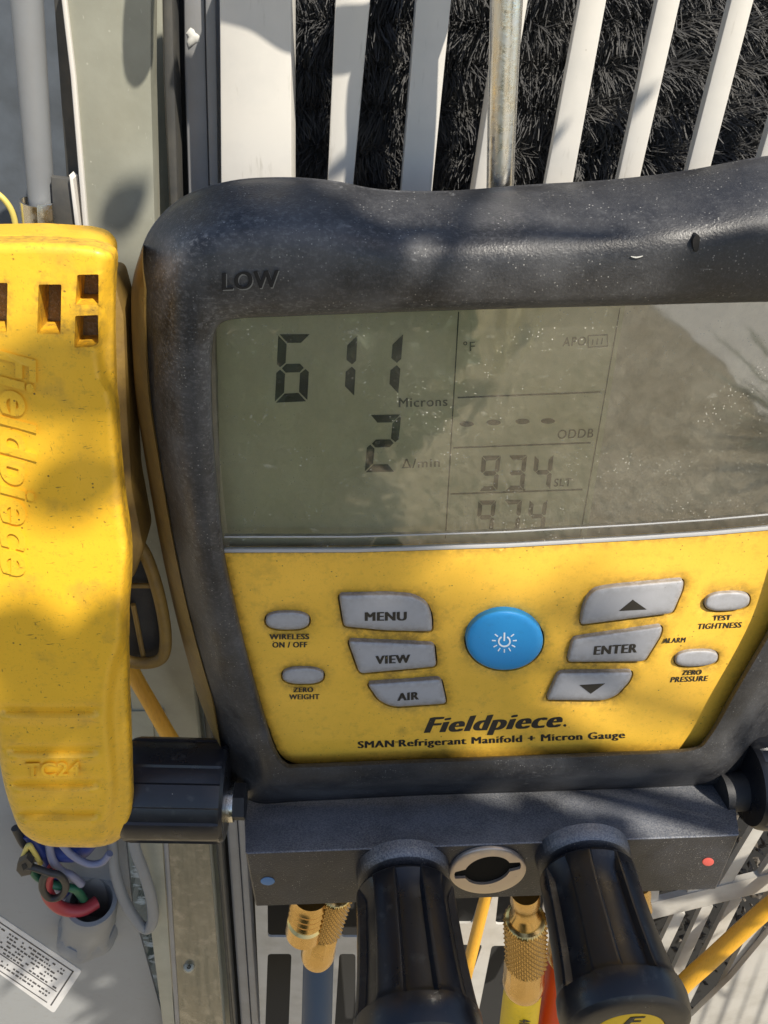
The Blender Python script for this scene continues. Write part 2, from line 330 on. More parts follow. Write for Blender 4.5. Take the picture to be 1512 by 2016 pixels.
def text(s, x0, y0, x1, y1, cap, pl, w, mat, parent, name='lettering', th=1.2, bold=0.0, shear=0.0, upv=None, mapf=None, label=None, bevel=0):
    def build(st):
        cu = bpy.data.curves.new('t', 'FONT'); cu.body = st; cu.size = 1; cu.offset = (bold if bevel else 0); cu.shear = shear; cu.resolution_u = 5; cu.space_character = 1.12 if (bold and not bevel) else 1.04
        cu.extrude = .5; cu.fill_mode = 'BOTH'
        if bevel: cu.bevel_depth = bevel; cu.bevel_resolution = 1
        o = bpy.data.objects.new('t', cu); sc.collection.objects.link(o); dg = bpy.context.evaluated_depsgraph_get()
        me = bpy.data.meshes.new_from_object(o.evaluated_get(dg)); v = np.array([x.co[:] for x in me.vertices]); f = [tuple(q.vertices) for q in me.polygons]
        bpy.data.objects.remove(o); bpy.data.curves.remove(cu); bpy.data.meshes.remove(me); return v, f
    if _cap[0] is None: _cap[0] = build('H')[0][:, 1].max()
    v, f = build(s)
    if bold and not bevel:
        n0 = len(v); nb = 4 if bold > .025 else 2; V2, F2 = [], []
        for i in range(nb):
            q = v.copy(); q[:, 0] += (i-(nb-1)/2)/(nb-1)*bold*1.6; q[:, 1] *= 1+.01*i; q[:, 2] += .12*i; V2.append(q); F2 += [tuple(k+i*n0 for k in t) for t in f]
        v = np.concatenate(V2); f = F2
    mn, mx = v[:, 0].min(), v[:, 0].max(); zmn, zmx = v[:, 2].min(), v[:, 2].max()
    uu = (v[:, 0]-mn)/(mx-mn); vv = v[:, 1]/_cap[0]; zz = (v[:, 2]-zmn)/(zmx-zmn)
    b = np.array([x1-x0, y1-y0], float)
    if upv is None: upv = (0, -1)
    X = x0+uu*b[0]+vv*cap*upv[0]; Y = y0+uu*b[1]+vv*cap*upv[1]
    if mapf: q = mapf(uu, vv, zz)
    else: q = P(X, Y, pl, w+(zz-1)*th if not callable(w) else w(X, Y)+(zz-1)*th)
    o = mesh(name, q, f, mat, parent, False)
    if label: o['label'] = label
    return o

def LEAVES():
    # soft bands over the boot, the clamp and the slats
    leaf(540, 385, 760, 425, 34, 4200); leaf(740, 420, 980, 450, 36, 4300); leaf(960, 440, 1290, 500, 34, 4300); leaf(350, 470, 560, 400, 26, 4000)
    leaf(1270, 560, 1512, 520, 60, 4300); leaf(330, 880, 380, 1130, 80, 4300)
    leaf(-60, 745, 250, 830, 162, 6000, CL); leaf(30, 1000, 260, 930, 94, 6000, CL); leaf(-60, 1270, 150, 1280, 135, 6000, CL); leaf(110, 1280, 290, 1265, 128, 6000, CL)
    leaf(1060, 300, 1150, 200, 22, 1900, GR); leaf(1210, 230, 1330, 130, 24, 1900, GR); leaf(640, 330, 740, 250, 22, 1900, GR)
    leaf(200, 430, 300, 330, 60, 3000, GR)
    scatter(170, 560, 440, 1560, 70, 5000, 7000, GR)
    scatter(480, 1150, 1400, 1400, 13, 9000, 13000)
    scatter(-40, 1420, 300, 1660, 10, 7000, 9000, CL)
    scatter(-120, 1640, 780, 2150, 620, 5500, 8000, GR)
    for k in range(7): leaf(1330+k*34, 2040+k*6, 1400+k*34, 1850+k*6, rng.uniform(8, 20), 2200, GR)
    scatter(1080, 1680, 1480, 1900, 26, 2500, 3500, GR, (90, 160), (50, 90))
    scatter(480, 1590, 900, 1690, 16, 6000, 8000)
    scatter(470, 1690, 930, 1800, 18, 3500, 5000)
# ================================================================== the ground and what stands before the unit
GZ = 0.0
def wmesh(name, v, f, mat, parent=None, smooth=False, kind=None):
    me = bpy.data.meshes.new(name); me.from_pydata([tuple(map(float, x)) for x in v], [], f)
    if smooth: me.shade_smooth()
    o = link(name, me, mat, parent)
    if kind: o['kind'] = kind
    return o
m_grass = mk('dry_grass_ground', (0.24, 0.19, 0.11), 0.9, layers=[('noise', 1500, .42, .62, (.36, .30, .20), .8), ('noise', 260, .50, .58, (.06, .055, .025), .9, (2.6, .6, 1)), ('noise', 200, .54, .60, (.62, .52, .36), .8, (.7, 2.2, 1))], bump=[(200, .8, 100)])
wmesh('ground', [(-60, -60, 0), (60, -60, 0), (60, 60, 0), (-60, 60, 0)], [(0, 1, 2, 3)], m_grass, kind='structure')
m_conc = mk('concrete_path', (0.58, 0.55, 0.48), 0.85, layers=[('noise', 900, .4, .7, (.46, .43, .36), .6)])
pth = wmesh('path', [(1.45, -7, .004), (1.62, -2.9, .004), (1.50, -2.25, .004), (2.3, -1.9, .004), (9, -1.2, .004), (9, -7, .004)], [(0, 5, 4, 3, 2, 1)], m_conc, kind='structure')
def leafmesh(name, cen, dirs, nrm, ln, wd, mat, parent):
    """pointed folded leaves, world metres"""
    cen, dirs, nrm = map(np.asarray, (cen, dirs, nrm)); n = len(cen); sd = np.cross(dirs, nrm); sd /= np.linalg.norm(sd, axis=1)[:, None]; nrm = np.cross(sd, dirs)
    ln = np.asarray(ln)[:, None]; wd = np.asarray(wd)[:, None]
    pr = [(-.5, 0, 0), (-.2, .8, .12), (.1, 1, .15), (.35, .6, .08), (.5, 0, 0), (.35, -.6, .08), (.1, -1, .15), (-.2, -.8, .12), (0, 0, 0)]
    v = np.stack([cen+dirs*ln*a+sd*wd*.5*b+nrm*wd*c_ for a, b, c_ in pr], 1).reshape(-1, 3)
    f = [(i*9+8, i*9+k, i*9+(k+1) % 8) for i in range(n) for k in range(8)]
    return wmesh(name, v, f, mat, parent, True)
m_leaf = mk('green_leaf', (0.05, 0.085, 0.025), .5, layers=[('noise', 500, .4, .7, (.09, .12, .03), .8)]); m_bark = mk('bark', (.11, .085, .06), .85, layers=[('noise', 120, .4, .7, (.05, .04, .03), .8, (3, 3, .5))], bump=[(90, .8, 60)])
shrub = thing('shrub', 'dense green shrub standing on the dry grass facing the condenser unit', 'shrub')
n_ = 11000; q_ = rng.normal(size=(n_, 3)); q_ /= np.linalg.norm(q_, axis=1)[:, None]; q_ *= rng.uniform(.55, 1, (n_, 1))
q_ = q_*np.array([.74, .5, .52])+np.array([-.36, -1.78, .44]); dd_ = rng.normal(size=(n_, 3)); dd_ /= np.linalg.norm(dd_, axis=1)[:, None]; nn_ = rng.normal(size=(n_, 3))+np.array([0, 0, 1.5])
leafmesh('foliage', q_, dd_, nn_, rng.uniform(.04, .08, n_), rng.uniform(.02, .035, n_), m_leaf, shrub)['kind'] = 'stuff'
def wtube(name, pts, rr, mat, parent, n=10, sub=4):
    inv = (np.array(pts, float)-OFF)/SC @ MW; return tube(name, inv, np.array(rr)/SC, mat, parent, n, sub)
for k in range(5): wtube('stem', [(-.36+.04*k, -1.78, 0), (-.36+.12*(k-2), -1.78+.05*(k % 2), .3), (-.36+.22*(k-2), -1.78, .7)], [.02, .014, .006], m_bark, shrub)
m_straw = mk('dry_straw', (.48, .40, .24), .7, layers=[('noise', 300, .4, .7, (.3, .24, .13), .6)])
nts = m_straw.node_tree; tl = nts.nodes.new('ShaderNodeBsdfTranslucent'); tl.inputs[0].default_value = (.75, .66, .42, 1); ms_ = nts.nodes.new('ShaderNodeMixShader'); ms_.inputs[0].default_value = .55
nts.links.new(nts.nodes['Principled BSDF'].outputs[0], ms_.inputs[1]); nts.links.new(tl.outputs[0], ms_.inputs[2]); nts.links.new(ms_.outputs[0], nts.nodes['Material Output'].inputs[0])
for gi, (gx_, gy_, nb_) in enumerate([(.38, -2.35, 45), (.62, -2.6, 45), (.95, -3.3, 30)]):
    gt_ = thing('dry_grass_clump', ['pale dry grass clump nearest the green shrub', 'pale dry grass clump in the middle of the three', 'pale dry grass clump nearest the concrete path'][gi], 'grass clump', 'dry grass clumps before the unit')
    an = rng.uniform(0, 6.28, nb_); ti = np.stack([np.cos(an), np.sin(an), np.zeros(nb_)], 1)*rng.uniform(.02, .28, (nb_, 1)); tz = rng.uniform(.35, .72, nb_)
    bs = np.stack([gx_+rng.normal(0, .03, nb_), gy_+rng.normal(0, .03, nb_), np.zeros(nb_)], 1); tp = bs+ti+np.stack([0*tz, 0*tz, tz], 1); d_ = tp-bs; l_ = np.linalg.norm(d_, axis=1)
    leafmesh('blades', (bs+tp)/2, d_/l_[:, None], rng.normal(size=(nb_, 3))+np.array([0, -1, .2]), l_, rng.uniform(.008, .018, nb_), m_straw, gt_)['kind'] = 'stuff'
sp_ = thing('spiky_plant', 'low dark plant with long spiky blades growing between the dry grass and the concrete path', 'plant')
nb_ = 90; an = rng.uniform(0, 6.28, nb_); el_ = rng.uniform(.1, 1.1, nb_); d_ = np.stack([np.cos(an)*np.cos(el_), np.sin(an)*np.cos(el_), np.sin(el_)], 1); l_ = rng.uniform(.35, .6, nb_)
leafmesh('blades', np.array([1.62, -2.02, .02])+d_*l_[:, None]*.5, d_, rng.normal(size=(nb_, 3))*.3+np.array([0, 0, 1]), l_, rng.uniform(.010, .02, nb_), m_leaf, sp_)['kind'] = 'stuff'
# tree whose leaves dapple the light
tree = thing('shade_tree', 'leafy tree whose low branches throw dappled shade over the unit', 'tree')
def up_sun(px, py, t, pl=DEV, w_=20): return to_world(P(px, py, pl, w_)+SUN_S*t)
wtube('trunk', [(-1.5, -1.9, 0), (-1.46, -1.85, .9), (-1.3, -1.7, 1.9), (-1.2, -1.5, 2.8), (-1.0, -1.4, 3.6)], [.11, .095, .08, .06, .03], m_bark, tree, 16)
LC, LD, LN, LL, LW_ = [], [], [], [], []
sunw = SUN_W
def leaf(px0, py0, px1, py1, wpx, t, pl=DEV):
    a = up_sun(px0, py0, t, pl); b = up_sun(px1, py1, t*rng.uniform(.97, 1.03), pl); d = b-a; l = np.linalg.norm(d)
    LC.append((a+b)/2); LD.append(d/l); LN.append(sunw+rng.normal(0, .25, 3)); LL.append(l*1.1); LW_.append(wpx*SC*1.15)
def scatter(x0, y0, x1, y1, n, t0, t1, pl=DEV, ln=(120, 240), wd=(45, 90)):
    for i in range(n):
        x, y, a = rng.uniform(x0, x1), rng.uniform(y0, y1), rng.uniform(-.9, .9); l = rng.uniform(*ln)/2
        if pl is GR and y > 1880+.62*x-20 and x < 260 and y > 1850: continue
        leaf(x-l*math.cos(a), y-l*math.sin(a), x+l*math.cos(a), y+l*math.sin(a), rng.uniform(*wd), rng.uniform(t0, t1), pl)
LEAVES()
leafmesh('foliage', LC, LD, LN, LL, LW_, m_leaf, tree)['kind'] = 'stuff'
hub_ = up_sun(500, 1200, 9000)
wtube('limb', [(-1.28, -1.68, 2.0), (-.6, -1.3, 2.25), hub_+np.array([-.2, -.25, .15]), hub_, hub_+np.array([.35, .2, .1])], [.05, .035, .02, .012, .004], m_bark, tree)
cs = np.array(LC); 
for i in range(0, len(cs), 5): wtube('twig', [hub_+(cs[i]-hub_)*.02, hub_+(cs[i]-hub_)*.5+np.array([0, 0, .03]), cs[i]], [.005, .003, .0012], m_bark, tree, 6, 3)


# ================================================================== condenser unit behind the gauge
unit = thing('condenser_unit', 'pale grey outdoor condenser unit with tall louver slats over a dark bristly coil', 'condenser unit')
def gp(name, poly, w0, th, mat, bev=2.0, **k): return prism(name, poly, GR, w0, th, mat, unit, bev, **k)
# corner post: shaped sheet with its rolled edges
def strip(name, L, Rr, w0, th, mat, bev=2.0, parent=None):
    poly = list(L)+list(Rr)[::-1]
    return prism(name, poly, GR, w0, th, mat, parent or unit, bev)
L0 = [(114, -60), (139, 150), (163, 440), (210, 1000), (276, 1650), (352, 2090)]
L1 = [(124, -60), (149, 150), (173, 440), (220, 1000), (286, 1650), (362, 2090)]
strip('post_edge', L0[:4], L1[:4], 12, 60, M['plate'], 3)
R1 = [(297, -60), (297, 150), (305, 440), (345, 1000), (412, 1650), (446, 2090)]
strip('corner_post', L1, R1, 4, 50, M['olive_paint'], 2)
a = [(300, -60), (300, 150), (308, 440), (348, 1000), (414, 1650), (448, 2090)]
b_ = [(318, -60), (322, 150), (336, 440), (360, 1000), (424, 1650), (460, 2090)]
strip('post_return', a, b_, -150, 40, M['olive_paint'], 2)
c_ = [(338, -60), (344, 150), (352, 440), (376, 1000), (436, 1650), (470, 2090)]
strip('post_bead', [(x+1, y) for x, y in b_], c_, -24, 60, M['dark_steel'], 5)
strip('seam_gap', [(x+1, y) for x, y in c_], [(x+30, y) for x, y in c_], -120, 20, M['gap'], 0)
d0 = [(361, -60), (364, 150), (373, 440), (392, 1000), (448, 1650), (480, 2090)]
d1 = [(402, -60), (406, 150), (414, 440), (424, 1000), (470, 1650), (500, 2090)]
strip('edge_rib', d0, d1, -56, 60, M['grey_paint'], 5)
e1 = [(424, -60), (427, 150), (431, 440), (440, 1000), (484, 1650), (514, 2090)]
strip('inner_rib', [(x+1, y) for x, y in d1], e1, -40, 60, M['grey_paint'], 4)
# slats of the grille
def slat(pl_, pr_, w0=0, th=75, nm='slat', bev=3):
    o = strip(nm, pl_, pr_, w0, th, M['white_paint'], bev); return o
slat([(432, -80), (436, 440), (446, 900)], [(573, -80), (574, 350), (578, 900)], 45, 90)
slat([(664, -80), (643, 400), (628, 900)], [(736, -80), (692, 400), (672, 900)])
slat([(826, -80), (788, 400), (740, 900)], [(896, -80), (848, 400), (800, 900)])
slat([(1005, -80), (930, 400), (850, 900)], [(1052, -80), (974, 400), (896, 900)])
slat([(1157, -80), (1066, 400), (970, 900)], [(1208, -80), (1120, 400), (1024, 900)], 0, 24)
slat([(1312, -80), (1206, 400), (1080, 900)], [(1357, -80), (1248, 400), (1122, 900)], 0, 24)
slat([(1460, -80), (1337, 400), (1190, 900)], [(1504, -80), (1380, 400), (1232, 900)], 0, 24)
slat([(1612, -80), (1470, 400), (1300, 900)], [(1660, -80), (1518, 400), (1345, 900)], 0, 24)
slat([(1764, -80), (1612, 400), (1430, 900)], [(1812, -80), (1660, 400), (1475, 900)], 0, 24)
# coil: backing tubes and thousands of bristly spine fins
prism('coil_shade_backing', [(440, -160), (2050, -160), (2050, 1200), (440, 1200)], GR, -330, 30, M['gap'], unit, 0)  # black sheet in place of the shaded depth behind the fins
def spines():
    V = []; Fc = []; nrm = GR[0]; upv = UP; rt = np.cross(upv, nrm)
    rows = np.arange(-120, 480, 84); k = 0
    for row in rows:
        for layer in range(2):
            n = 6500
            px = rng.uniform(560, 1620, n); py = row+rng.normal(0, 13, n)+0.10*(px-1000)*0
            base = P(px, py, GR, -215-layer*40+rng.uniform(-22, 22, n))
            ph = rng.uniform(-1.9, 1.9, n)                              # fan round the tube
            lean = .25*np.sin(px*.021+row)+rng.normal(0, .12, n)+np.clip((px-1050)/600, 0, .75)
            dr = np.sin(ph)[:, None]*upv+np.cos(ph)[:, None]*nrm*.75+lean[:, None]*rt
            dr /= np.linalg.norm(dr, axis=1)[:, None]; ln = rng.uniform(30, 78, n)[:, None]
            tip = base+dr*ln; mid = base+dr*ln*.55+nrm*rng.uniform(2, 9, (n, 1))
            sd = np.cross(dr, np.array([0, 0, 1.0])); sd /= np.maximum(np.linalg.norm(sd, axis=1), 1e-3)[:, None]
            wd = rng.uniform(.7, 1.4, (n, 1))
            q = np.stack([base-sd*wd, base+sd*wd, mid+sd*wd, mid-sd*wd, tip+sd*wd*.6, tip-sd*wd*.6], 1).reshape(-1, 3)
            i = (np.arange(n)*6)[:, None]+k; V.append(q)
            Fc.append(np.concatenate([i+np.array([0, 1, 2, 3]), i+np.array([3, 2, 4, 5])], 0)); k += n*6
    V = to_world(np.concatenate(V)); Fc = np.concatenate(Fc).astype(np.int32)
    me = bpy.data.meshes.new('spine_fins'); me.vertices.add(len(V)); me.vertices.foreach_set('co', V.ravel().astype(np.float32))
    me.loops.add(Fc.size); me.loops.foreach_set('vertex_index', Fc.ravel()); me.polygons.add(len(Fc))
    me.polygons.foreach_set('loop_start', np.arange(0, Fc.size, 4, dtype=np.int32)); me.update(); me.validate()
    o = link('spine_fins', me, M['coil'], unit); o['kind'] = 'stuff'
spines()
for row in np.arange(-120, 480, 84):
    q = P([520, 1000, 1640], [row]*3, GR, -235); tube('coil_tube', q, 12, M['coil'], unit, 10, 1)

# lower front: sheet with slots on the left, lattice guard on the right
def sheet(name, poly, holes, w0, th, mat, step=40, parent=None):
    return relief(name, poly, GR, lambda x, y, d, dd: w0-2.5*np.clip(1-d/3.0, 0, 1), w0-th, mat, parent or unit, holes=holes, step=step, edges=(3,), holeback=w0-th)
lo_holes = [rnd([(526, 1700), (576, 1700), (574, 1845), (527, 1845)], 6, 2), rnd([(527, 1878), (574, 1878), (566, 2080), (520, 2080)], 6, 2),
            rnd([(668, 1878), (700, 1878), (700, 2080), (655, 2080)], 6, 2), rnd([(672, 1700), (712, 1700), (708, 1845), (672, 1845)], 6, 2),
            rnd([(880, 1700), (965, 1700), (930, 1818), (880, 1818)], 6, 2), rnd([(880, 1860), (950, 1860), (915, 1960), (880, 2080), (860, 2080)], 6, 2),
            rnd([(988, 1700), (1090, 1700), (1060, 1820), (975, 1820)], 6, 2), rnd([(968, 1862), (1075, 1862), (1050, 2080), (925, 2080)], 6, 2)]
sheet('slotted_sheet', [(492, 1560), (1130, 1560), (1100, 2090), (516, 2090)], lo_holes, -10, 12, M['sheet'])
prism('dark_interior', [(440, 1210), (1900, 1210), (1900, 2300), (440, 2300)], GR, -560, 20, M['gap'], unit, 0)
# lattice guard, right
def bar2(pa, pb, wd, w0=0, th=26, nm='guard_bar', mat=None):
    pa = np.array(pa, float); pb = np.array(pb, float); d = pb-pa; d /= np.linalg.norm(d); n = np.array([-d[1], d[0]])*wd/2
    return prism(nm, [pa-n, pa+n, pb+n, pb-n], GR, w0, th, mat or M['sheet'], unit, 2)
for x0, y0, x1, y1 in [(1513, 1600, 1418, 1757), (1620, 1560, 1494, 1742), (1700, 1600, 1590, 1722), (1302, 1600, 1285, 1780), (1370, 1700, 1362, 1770)]:
    bar2((x0, y0), (x1, y1), 21, -6)
bar2((1275, 1796), (1640, 1706), 32, 0)
for x0, y0, x1, y1 in [(1340, 1795, 1290, 1900), (1395, 1780, 1290, 2010), (1452, 1765, 1330, 2010), (1530, 1748, 1400, 2000)]:
    bar2((x0, y0), (x1, y1), 20, -6)
# bright lower flange
prism('lower_flange', [(1540, 1805), (1620, 1790), (1640, 2100), (1345, 2100), (1352, 2010), (1440, 1925)], GR, 24, 26, M['sheet'], unit, 3)
# leaf litter seen through the guard
def litter():
    V = []; Fc = []; k = 0
    for i in range(900):
        px = random.uniform(1180, 1620); py = random.uniform(1560, 2080)
        c = P(px, py, GR, -150-random.uniform(0, 60)); r = random.uniform(8, 30)
        u = rng.normal(size=3); u /= np.linalg.norm(u); v = np.cross(u, rng.normal(size=3)); v /= np.linalg.norm(v); w_ = np.cross(u, v)
        s = [c+u*r, c-u*r, c+v*r*.6, c-v*r*.6, c+w_*r*.35, c-w_*r*.35]; V += s
        for t in ((0, 2, 4), (2, 1, 4), (1, 3, 4), (3, 0, 4), (2, 0, 5), (1, 2, 5), (3, 1, 5), (0, 3, 5)): Fc.append(tuple(q+k for q in t))
        k += 6
    o = mesh('leaf_litter', np.array(V), Fc, M['stone'], unit, False); o['kind'] = 'stuff'
litter()
# raised beads and screw on the lower post
strip('rolled_bead', [(313, 1400), (322, 1660), (350, 2090)], [(322, 1400), (331, 1660), (358, 2090)], 16, 40, M['grey_paint'], 3)
strip('post_flange', [(240, 1400), (276, 1660), (330, 2090)], [(300, 1400), (320, 1660), (349, 2090)], 10, 40, M['olive_paint'], 2)
c1 = [(283, 1500), (288, 1650), (364, 2090)]; c2 = [(404, 1500), (411, 1650), (445, 2090)]
strip('lower_channel', c1, c2, 9, 5, mk('glossy_dark_olive', (.12, .115, .085), .16, coat=.4, layers=[('noise', 60, .55, .72, (.30, .25, .19), .6), ('voronoi', 26, .08, .7, (.45, .42, .35), .7)], bump=[(50, .25, 6)]), 1.5)
lathe('screw', P(372, 1903, GR, 2), P(372, 1903, GR, 18), [(0, 26), (.5, 26), (.9, 20), (1, 10), (.7, 7), (.5, 5)], M['olive_paint'], unit, 24)
lathe('paint_chip', P(382, 72, GR, -58), P(382, 72, GR, -53), [(0, 15), (.6, 12), (1, 4)], M['scuff'], unit, 14, mod=lambda th, t, r, k: r*(1+.25*np.sin(3*th)+.15*np.sin(5*th+1)))

# recess left of the post
prism('recess_back', [(-220, -120), (200, -120), (330, 1560), (-220, 1560)], GR, -330, 20, mk('recess_paint', (.10, .115, .135), .5, layers=[('noise', 120, .4, .7, (.05, .055, .06), .7)]), unit, 0)
prism('recess_side', [(98, -120), (124, -120), (172, 470), (140, 470)], GR, -40, 40, M['dark_steel'], unit, 2)
prism('bracket_plate', [(100, 348), (138, 352), (158, 470), (108, 470)], GR, 4, 14, M['dark_steel'], unit, 2)
prism('bracket_lip', [(136, 345), (144, 352), (160, 470), (151, 470)], GR, 16, 30, M['plate'], unit, 2)
# conduit pipe with its saddle
pipe = thing('conduit_pipe', 'straight grey plastic conduit pipe standing beside the olive corner post at top left', 'pipe')
q = P([46, 60, 82, 92], [-80, 100, 396, 520], GR, -20); tube('pipe', q, [28, 27, 25, 25], M['conduit'], pipe, 28, 4)
sad = thing('pipe_saddle', 'small curved metal saddle clip around the foot of the grey conduit pipe', 'clip')
cc = P(77, 396, GR, -20); dn = P(84, 470, GR, -20)-cc
prof = [(0, 37), (1.0, 37)]
th = np.linspace(R(-40), R(230), 28); axd = dn/np.linalg.norm(dn); _, su, sv = frame_of(axd); su = np.array([1, 0, 0])-axd*axd[0]; su /= np.linalg.norm(su); sv = np.cross(axd, su)
if sv[2] < 0: sv = -sv
def arc(r, t): return np.array([cc+dn*t+r*(math.cos(x)*su+math.sin(x)*sv) for x in th])
sp = [np.concatenate([arc(37, t), arc(33, t)[::-1]]) for t in (0, 1.2)]
rings('saddle_strap', sp, M['chrome'], sad, ang=40)
prism('saddle_foot', [(72, 404), (102, 402), (110, 470), (76, 470)], GR, 18, 8, M['chrome'], sad, 2)
yw = thing('tan_wire', 'loose tan wire curving down beside the conduit pipe above the yellow clamp', 'wire')
tube('wire', P([-20, 10, 28, 38], [370, 395, 430, 500], GR, 0), 6, M['wire_yellow'], yw, 10)

# ================================================================== lower left: box cover, hub, wires, sticker
cover = thing('junction_box_cover', 'flat grey metal cover plate below the yellow clamp carrying a printed sticker', 'cover plate')
prism('plate', [(-80, 1480), (230, 1480), (262, 1790), (345, 2090), (-80, 2090)], GR, -60, 14, M['box'], cover, 2)
stk = relief('sticker', rnd([(-60, 1775), (0, 1804), (161, 1912), (106, 1995), (0, 1918), (-90, 1860)], 6), GR, lambda x, y, d, dd: -57+0*x, -59, M['sticker'], cover, step=30, edges=())
stk['label'] = 'white printed rating sticker'
def sq(u, v):   # sticker coordinates: u along, v across
    A = np.array([0, 1804.]); B = np.array([161, 1912.]); D = np.array([-55, 1880.+8])
    return A+(B-A)*u+(D-A)*v
def sbar(u0, u1, v0, v1):
    return [sq(u0, v0), sq(u1, v0), sq(u1, v1), sq(u0, v1)]
V = []; Fc = []
def addq(poly, w0=-56.2):
    p = np.array(poly); q = P(p[:, 0], p[:, 1], GR, w0); k = len(V); V.extend(q); Fc.append(tuple(range(k, k+4)))
for bx in [(-.4, .93, .09, .115), (-.4, .90, .60, .62), (-.4, .88, .88, .90), (.92, .935, .09, .90)]: addq(sbar(*bx))
for j in range(9):
    u = -.3
    while u < .84:
        l = random.uniform(.015, .05); v = .17+j*.075
        if random.random() < .8 and abs(v-.61) > .03: addq(sbar(u, u+l, v, v+.034))
        u += l+.012
o = mesh('print_lines', np.array(V), Fc, M['sticker_ink'], stk, False)

hub = thing('conduit_hub', 'round grey plastic conduit hub rising from the cover plate with wires coming out', 'conduit fitting')
A0 = P(172, 1832, GR, -60); A1 = P(180, 1772, GR, 20)
lathe('hub_collar', A0, A1, [(0, 115), (.12, 117), (.2, 108), (.5, 108), (.8, 105), (.95, 103), (1, 98), (1, 81), (.8, 79), (.3, 79)], M['conduit'], hub, 48, mod=lambda th, t, r, k: r*(1+(.05*np.sign(np.sin(7*th)) if 0 < k < 3 else 0)))
lathe('sealant', A0, A0+(A1-A0)*.2, [(0, 128), (.5, 123), (1, 108)], M['conduit'], hub, 40, mod=lambda th, t, r, k: r*(1+.04*np.sin(3*th+1)+.03*np.sin(7*th)))
def wire(nm, lab, px, py, w, rp, mat, cat='wire', group=None):
    t = thing(nm, lab, cat, group); q = P(px, py, GR, w); tube('sleeve', q, [rad(rp, a, b, GR, c) for a, b, c in zip(px, py, w)], M[mat], t, 14, 6); return t
wire('red_wire', 'thick red wire leaving the mouth of the grey conduit hub', [190, 160, 122, 96, 92, 104, 112], [1776, 1792, 1788, 1764, 1732, 1712, 1700], [20, 60, 74, 74, 70, 60, 40], 12.5, 'wire_red')
wire('dark_strap', 'dark wire tie looped round the red and green wires at the conduit hub', [46, 66, 96, 118, 130, 120, 98, 84, 86, 100], [1705, 1708, 1718, 1724, 1744, 1764, 1768, 1750, 1728, 1716], [90, 95, 98, 96, 90, 92, 95, 96, 92, 88], 7, 'wire_black', 'cable tie')
t = thing('tie_head', 'square black cable tie head left of the red wire', 'cable tie')
prism('head', [(34, 1700), (52, 1688), (64, 1700), (60, 1722), (42, 1726), (32, 1714)], GR, 104, 26, M['wire_black'], t, 3)
prism('slot', [(42, 1704), (50, 1700), (54, 1708), (46, 1714)], GR, 106, 4, M['gap'], t, 0)
wire('green_wire', 'green wire passing under the black cable tie', [54, 70, 96, 118, 150, 170], [1690, 1722, 1738, 1745, 1752, 1780], [50, 52, 60, 60, 50, 10], 8, 'wire_green')
wire('yellow_green_wire', 'pale yellow wire curling below the left edge of the clamp', [44, 56, 66, 80], [1690, 1664, 1676, 1700], [70, 74, 70, 60], 5, 'wire_yellow')
wire('blue_wire', 'dark blue wire just below the bottom edge of the yellow clamp', [54, 74, 92, 110, 128], [1640, 1664, 1690, 1720, 1760], [20, 24, 28, 24, 0], 12, 'wire_blue')
wire('blue_wire', 'dark blue wire crossing behind the pale lilac wires', [80, 120, 160, 190], [1670, 1680, 1676, 1640], [10, 12, 12, 0], 16, 'wire_blue')
wire('lilac_wire', 'pale lilac wire curving down beside the conduit hub mouth', [96, 102, 120, 142, 160], [1655, 1690, 1714, 1724, 1740], [46, 52, 56, 54, 40], 8, 'wire_lilac')
wire('lilac_wire', 'pale lilac wire sweeping right beneath the clamp', [120, 140, 172, 200, 216], [1660, 1682, 1700, 1698, 1680], [60, 64, 66, 60, 50], 7, 'wire_lilac')
wire('black_wire', 'short black wire end poking out left of the blue wires', [30, 46, 60, 70], [1630, 1660, 1672, 1690], [30, 36, 40, 36], 8, 'wire_black')
wire('grey_cable', 'grey cable looped below the clamp right of the conduit hub', [214, 221, 226, 244, 270, 290, 301, 298, 284, 266, 252], [1600, 1660, 1712, 1770, 1814, 1828, 1810, 1770, 1720, 1670, 1600], [-20, 0, 20, 36, 46, 50, 54, 60, 66, 60, 40], 11, 'conduit', 'cable')

# ================================================================== orange cable
wire('probe_cable', 'orange yellow cable running from behind the clamp down to the black side knob', [240, 262, 300, 335, 370, 420], [1270, 1325, 1392, 1452, 1500, 1560], [140, 140, 130, 120, 110, 100], 15, 'orange', 'cable')
wire('probe_cable', 'orange yellow cable crossing the lattice guard beside the right front knob', [1600, 1512, 1450, 1400, 1345, 1290], [1720, 1787, 1842, 1888, 1938, 2000], [80, 80, 80, 80, 80, 80], 17, 'orange', 'cable')
wire('probe_cable', 'orange yellow cable passing between the two front knobs', [975, 955, 935, 915], [1700, 1770, 1850, 1930], [120, 110, 100, 90], 12, 'orange', 'cable')

